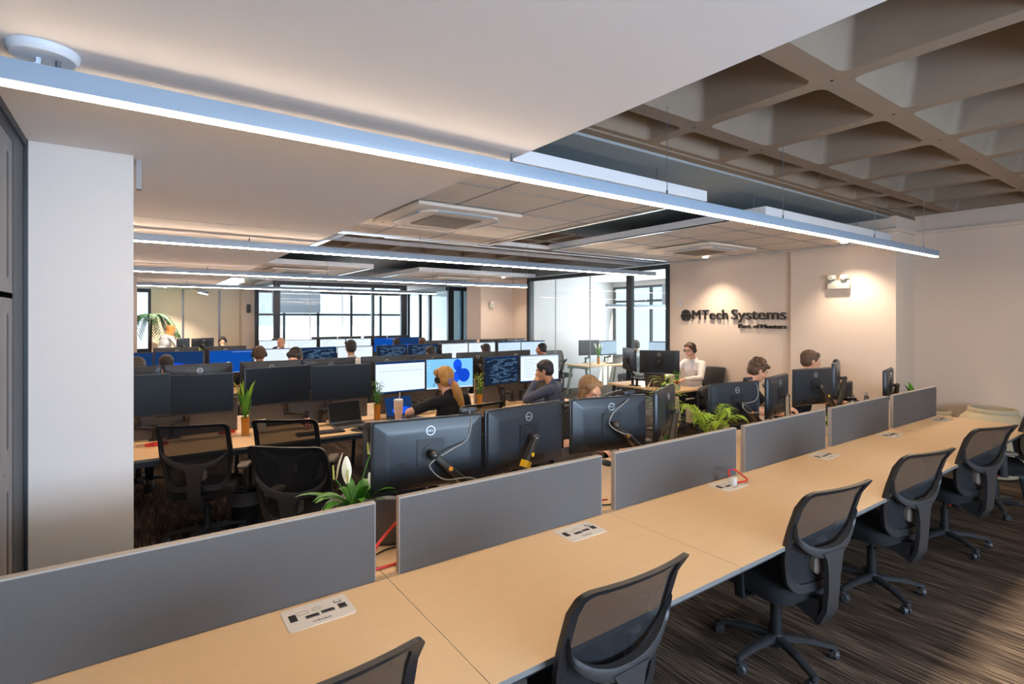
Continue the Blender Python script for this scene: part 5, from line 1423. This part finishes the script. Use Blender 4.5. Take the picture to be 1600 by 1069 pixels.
def tent(label, x, y, rz, h=.13, m_='paper'):
    m = MB(); w = .10; v = [(-w / 2, -.045, 0), (w / 2, -.045, 0), (w / 2, 0, h), (-w / 2, 0, h), (-w / 2, .045, 0), (w / 2, .045, 0)]
    m.add(v + [(a * .98, b * .94, c * .985) for a, b, c in v], [(0, 1, 2, 3), (3, 2, 5, 4), (7, 6, 9, 8), (8, 9, 10, 11)]); o = m.build('card_tent', m_); o.location = (x, y, ZT); o.rotation_euler = (0, 0, R(rz)); o.scale = (KM,) * 3; tag(o, label, 'card')
tent('white folded card on the desk of the man in the white shirt', 5.90, 4.98, 60)
t = K(thing('drinking_glass', 'clear glass on the desk of the man in the white shirt', 'glass', (5.98, 4.62, ZT)))
m = MB(); m.lathe([(.030, 0), (.034, .003), (.037, .12), (.035, .12), (.031, .008), (.001, .008)], 24, cap0=True); m.build('glass_wall', 'vase_glass', t)
tent('small paper calendar behind the lime-green lilies', .86, 4.92, 0, .12)
# glazed office: desk, screens
t = thing('office_desk', 'desk with pale splayed legs inside the glazed office', 'desk', (8.1, 8.15, FZ))
m = MB(); m.box((0, 0, .6275), (1.5, .72, .025), .002); m.build('tabletop', 'desk_laminate', t)
for sx in (-1, 1):
    for sy in (-1, 1): m = MB(); m.bar((sx * .66, sy * .22, .60), (sx * .68, sy * .34, 0), .06, .045, .05, .04, up=(1, 0, 0)); m.build('leg', 'pale_leg', t)
m = MB()
for sx in (-1, 1): m.box((sx * .66, 0, .59), (.06, .60, .05))
m.build('cross_beam', 'pale_leg', t)
monitor(7.92, 8.35, 1.235, -8, 'dark monitor on the left of the desk in the glazed office', 'off', 0, 'monitors in the glazed office')
monitor(8.50, 8.35, 1.215, 4, 'pale blue screen in the glazed office left of the black post', 'pale', 7, 'monitors in the glazed office')
arm(7.92, 8.46, 7.92, 8.35, 1.07, -8, 'arm behind the dark monitor in the glazed office', 1, None, dist=.03, group='monitor arms in the office')
arm(8.50, 8.46, 8.50, 8.35, 1.05, 4, 'arm behind the pale blue screen in the glazed office', 1, None, dist=.03, group='monitor arms in the office')
t = thing('office_desk', 'second desk in the glazed office, right of the black post', 'desk', (8.75, 6.6, FZ))
m = MB(); m.box((0, 0, .6275), (.72, 1.5, .025), .002); m.build('tabletop', 'desk_laminate', t)
for sx in (-1, 1):
    for sy in (-1, 1): m = MB(); m.bar((sx * .28, sy * .66, .61), (sx * .32, sy * .68, 0), .05, .05, .04, .04, up=(1, 0, 0)); m.build('leg', 'pale_leg', t)
monitor(8.72, 7.05, 1.235, -52, 'pale blue screen in the glazed office right of the black post', 'pale', 5, 'monitors in the glazed office')
monitor(8.80, 6.35, 1.20, -60, 'pale blue screen next to the lettered wall corner, behind glass', 'pale', 6, 'monitors in the glazed office')
arm(8.98, 7.12, 8.72, 7.05, 1.07, -52, 'arm behind the pale screen right of the black post', 1, None, group='monitor arms in the office')
arm(9.02, 6.35, 8.80, 6.35, 1.04, -60, 'arm behind the pale screen next to the wall corner', 1, None, group='monitor arms in the office')
# reception counter at the far end
t = thing('counter_desk', 'white counter desk near the far window with the bending woman', 'desk', (1.45, 13.3, FZ))
m = MB(); m.box((0, 0, .70), (1.75, .62, .03), .003); m.build('tabletop', 'white_metal', t); m = MB(); m.box((0, -.26, .36), (1.70, .03, .68)); m.build('front_panel', 'white_metal', t)
for sx in (-1, 1): m = MB(); m.box((sx * .84, 0, .36), (.03, .56, .68)); m.build('side_panel', 'white_metal', t)
monitor(.83, 13.35, 1.27, 62, 'narrow dark monitor on the far counter beside the bending woman', 'off', 0, 'monitors on the far counter')
monitor(1.20, 13.40, 1.27, 214, 'dark monitor back on the far counter left of the man in a suit', 'off', 0, 'monitors on the far counter')
for lb, x in (('arm of the narrow monitor on the far counter', .83), ('arm of the monitor back on the far counter', 1.20)):
    arm(x, 13.48, x, 13.37, 1.12, 180, lb, 1, None, zb=.815, dist=.03, group='monitor arms on the far counter')

# ------------------------------------------------------------------ whole scene back to metres (the eye was 1.60 units above the floor; it stands at 1.85 m)
SC = 1.0 / KM
for o in list(S.objects):
    if o.parent is None:
        o.location = ((o.location.x) * SC, o.location.y * SC, (o.location.z - FZ) * SC)
        o.scale = tuple(c * SC for c in o.scale)
cam.scale = (1, 1, 1); sun.scale = (1, 1, 1)
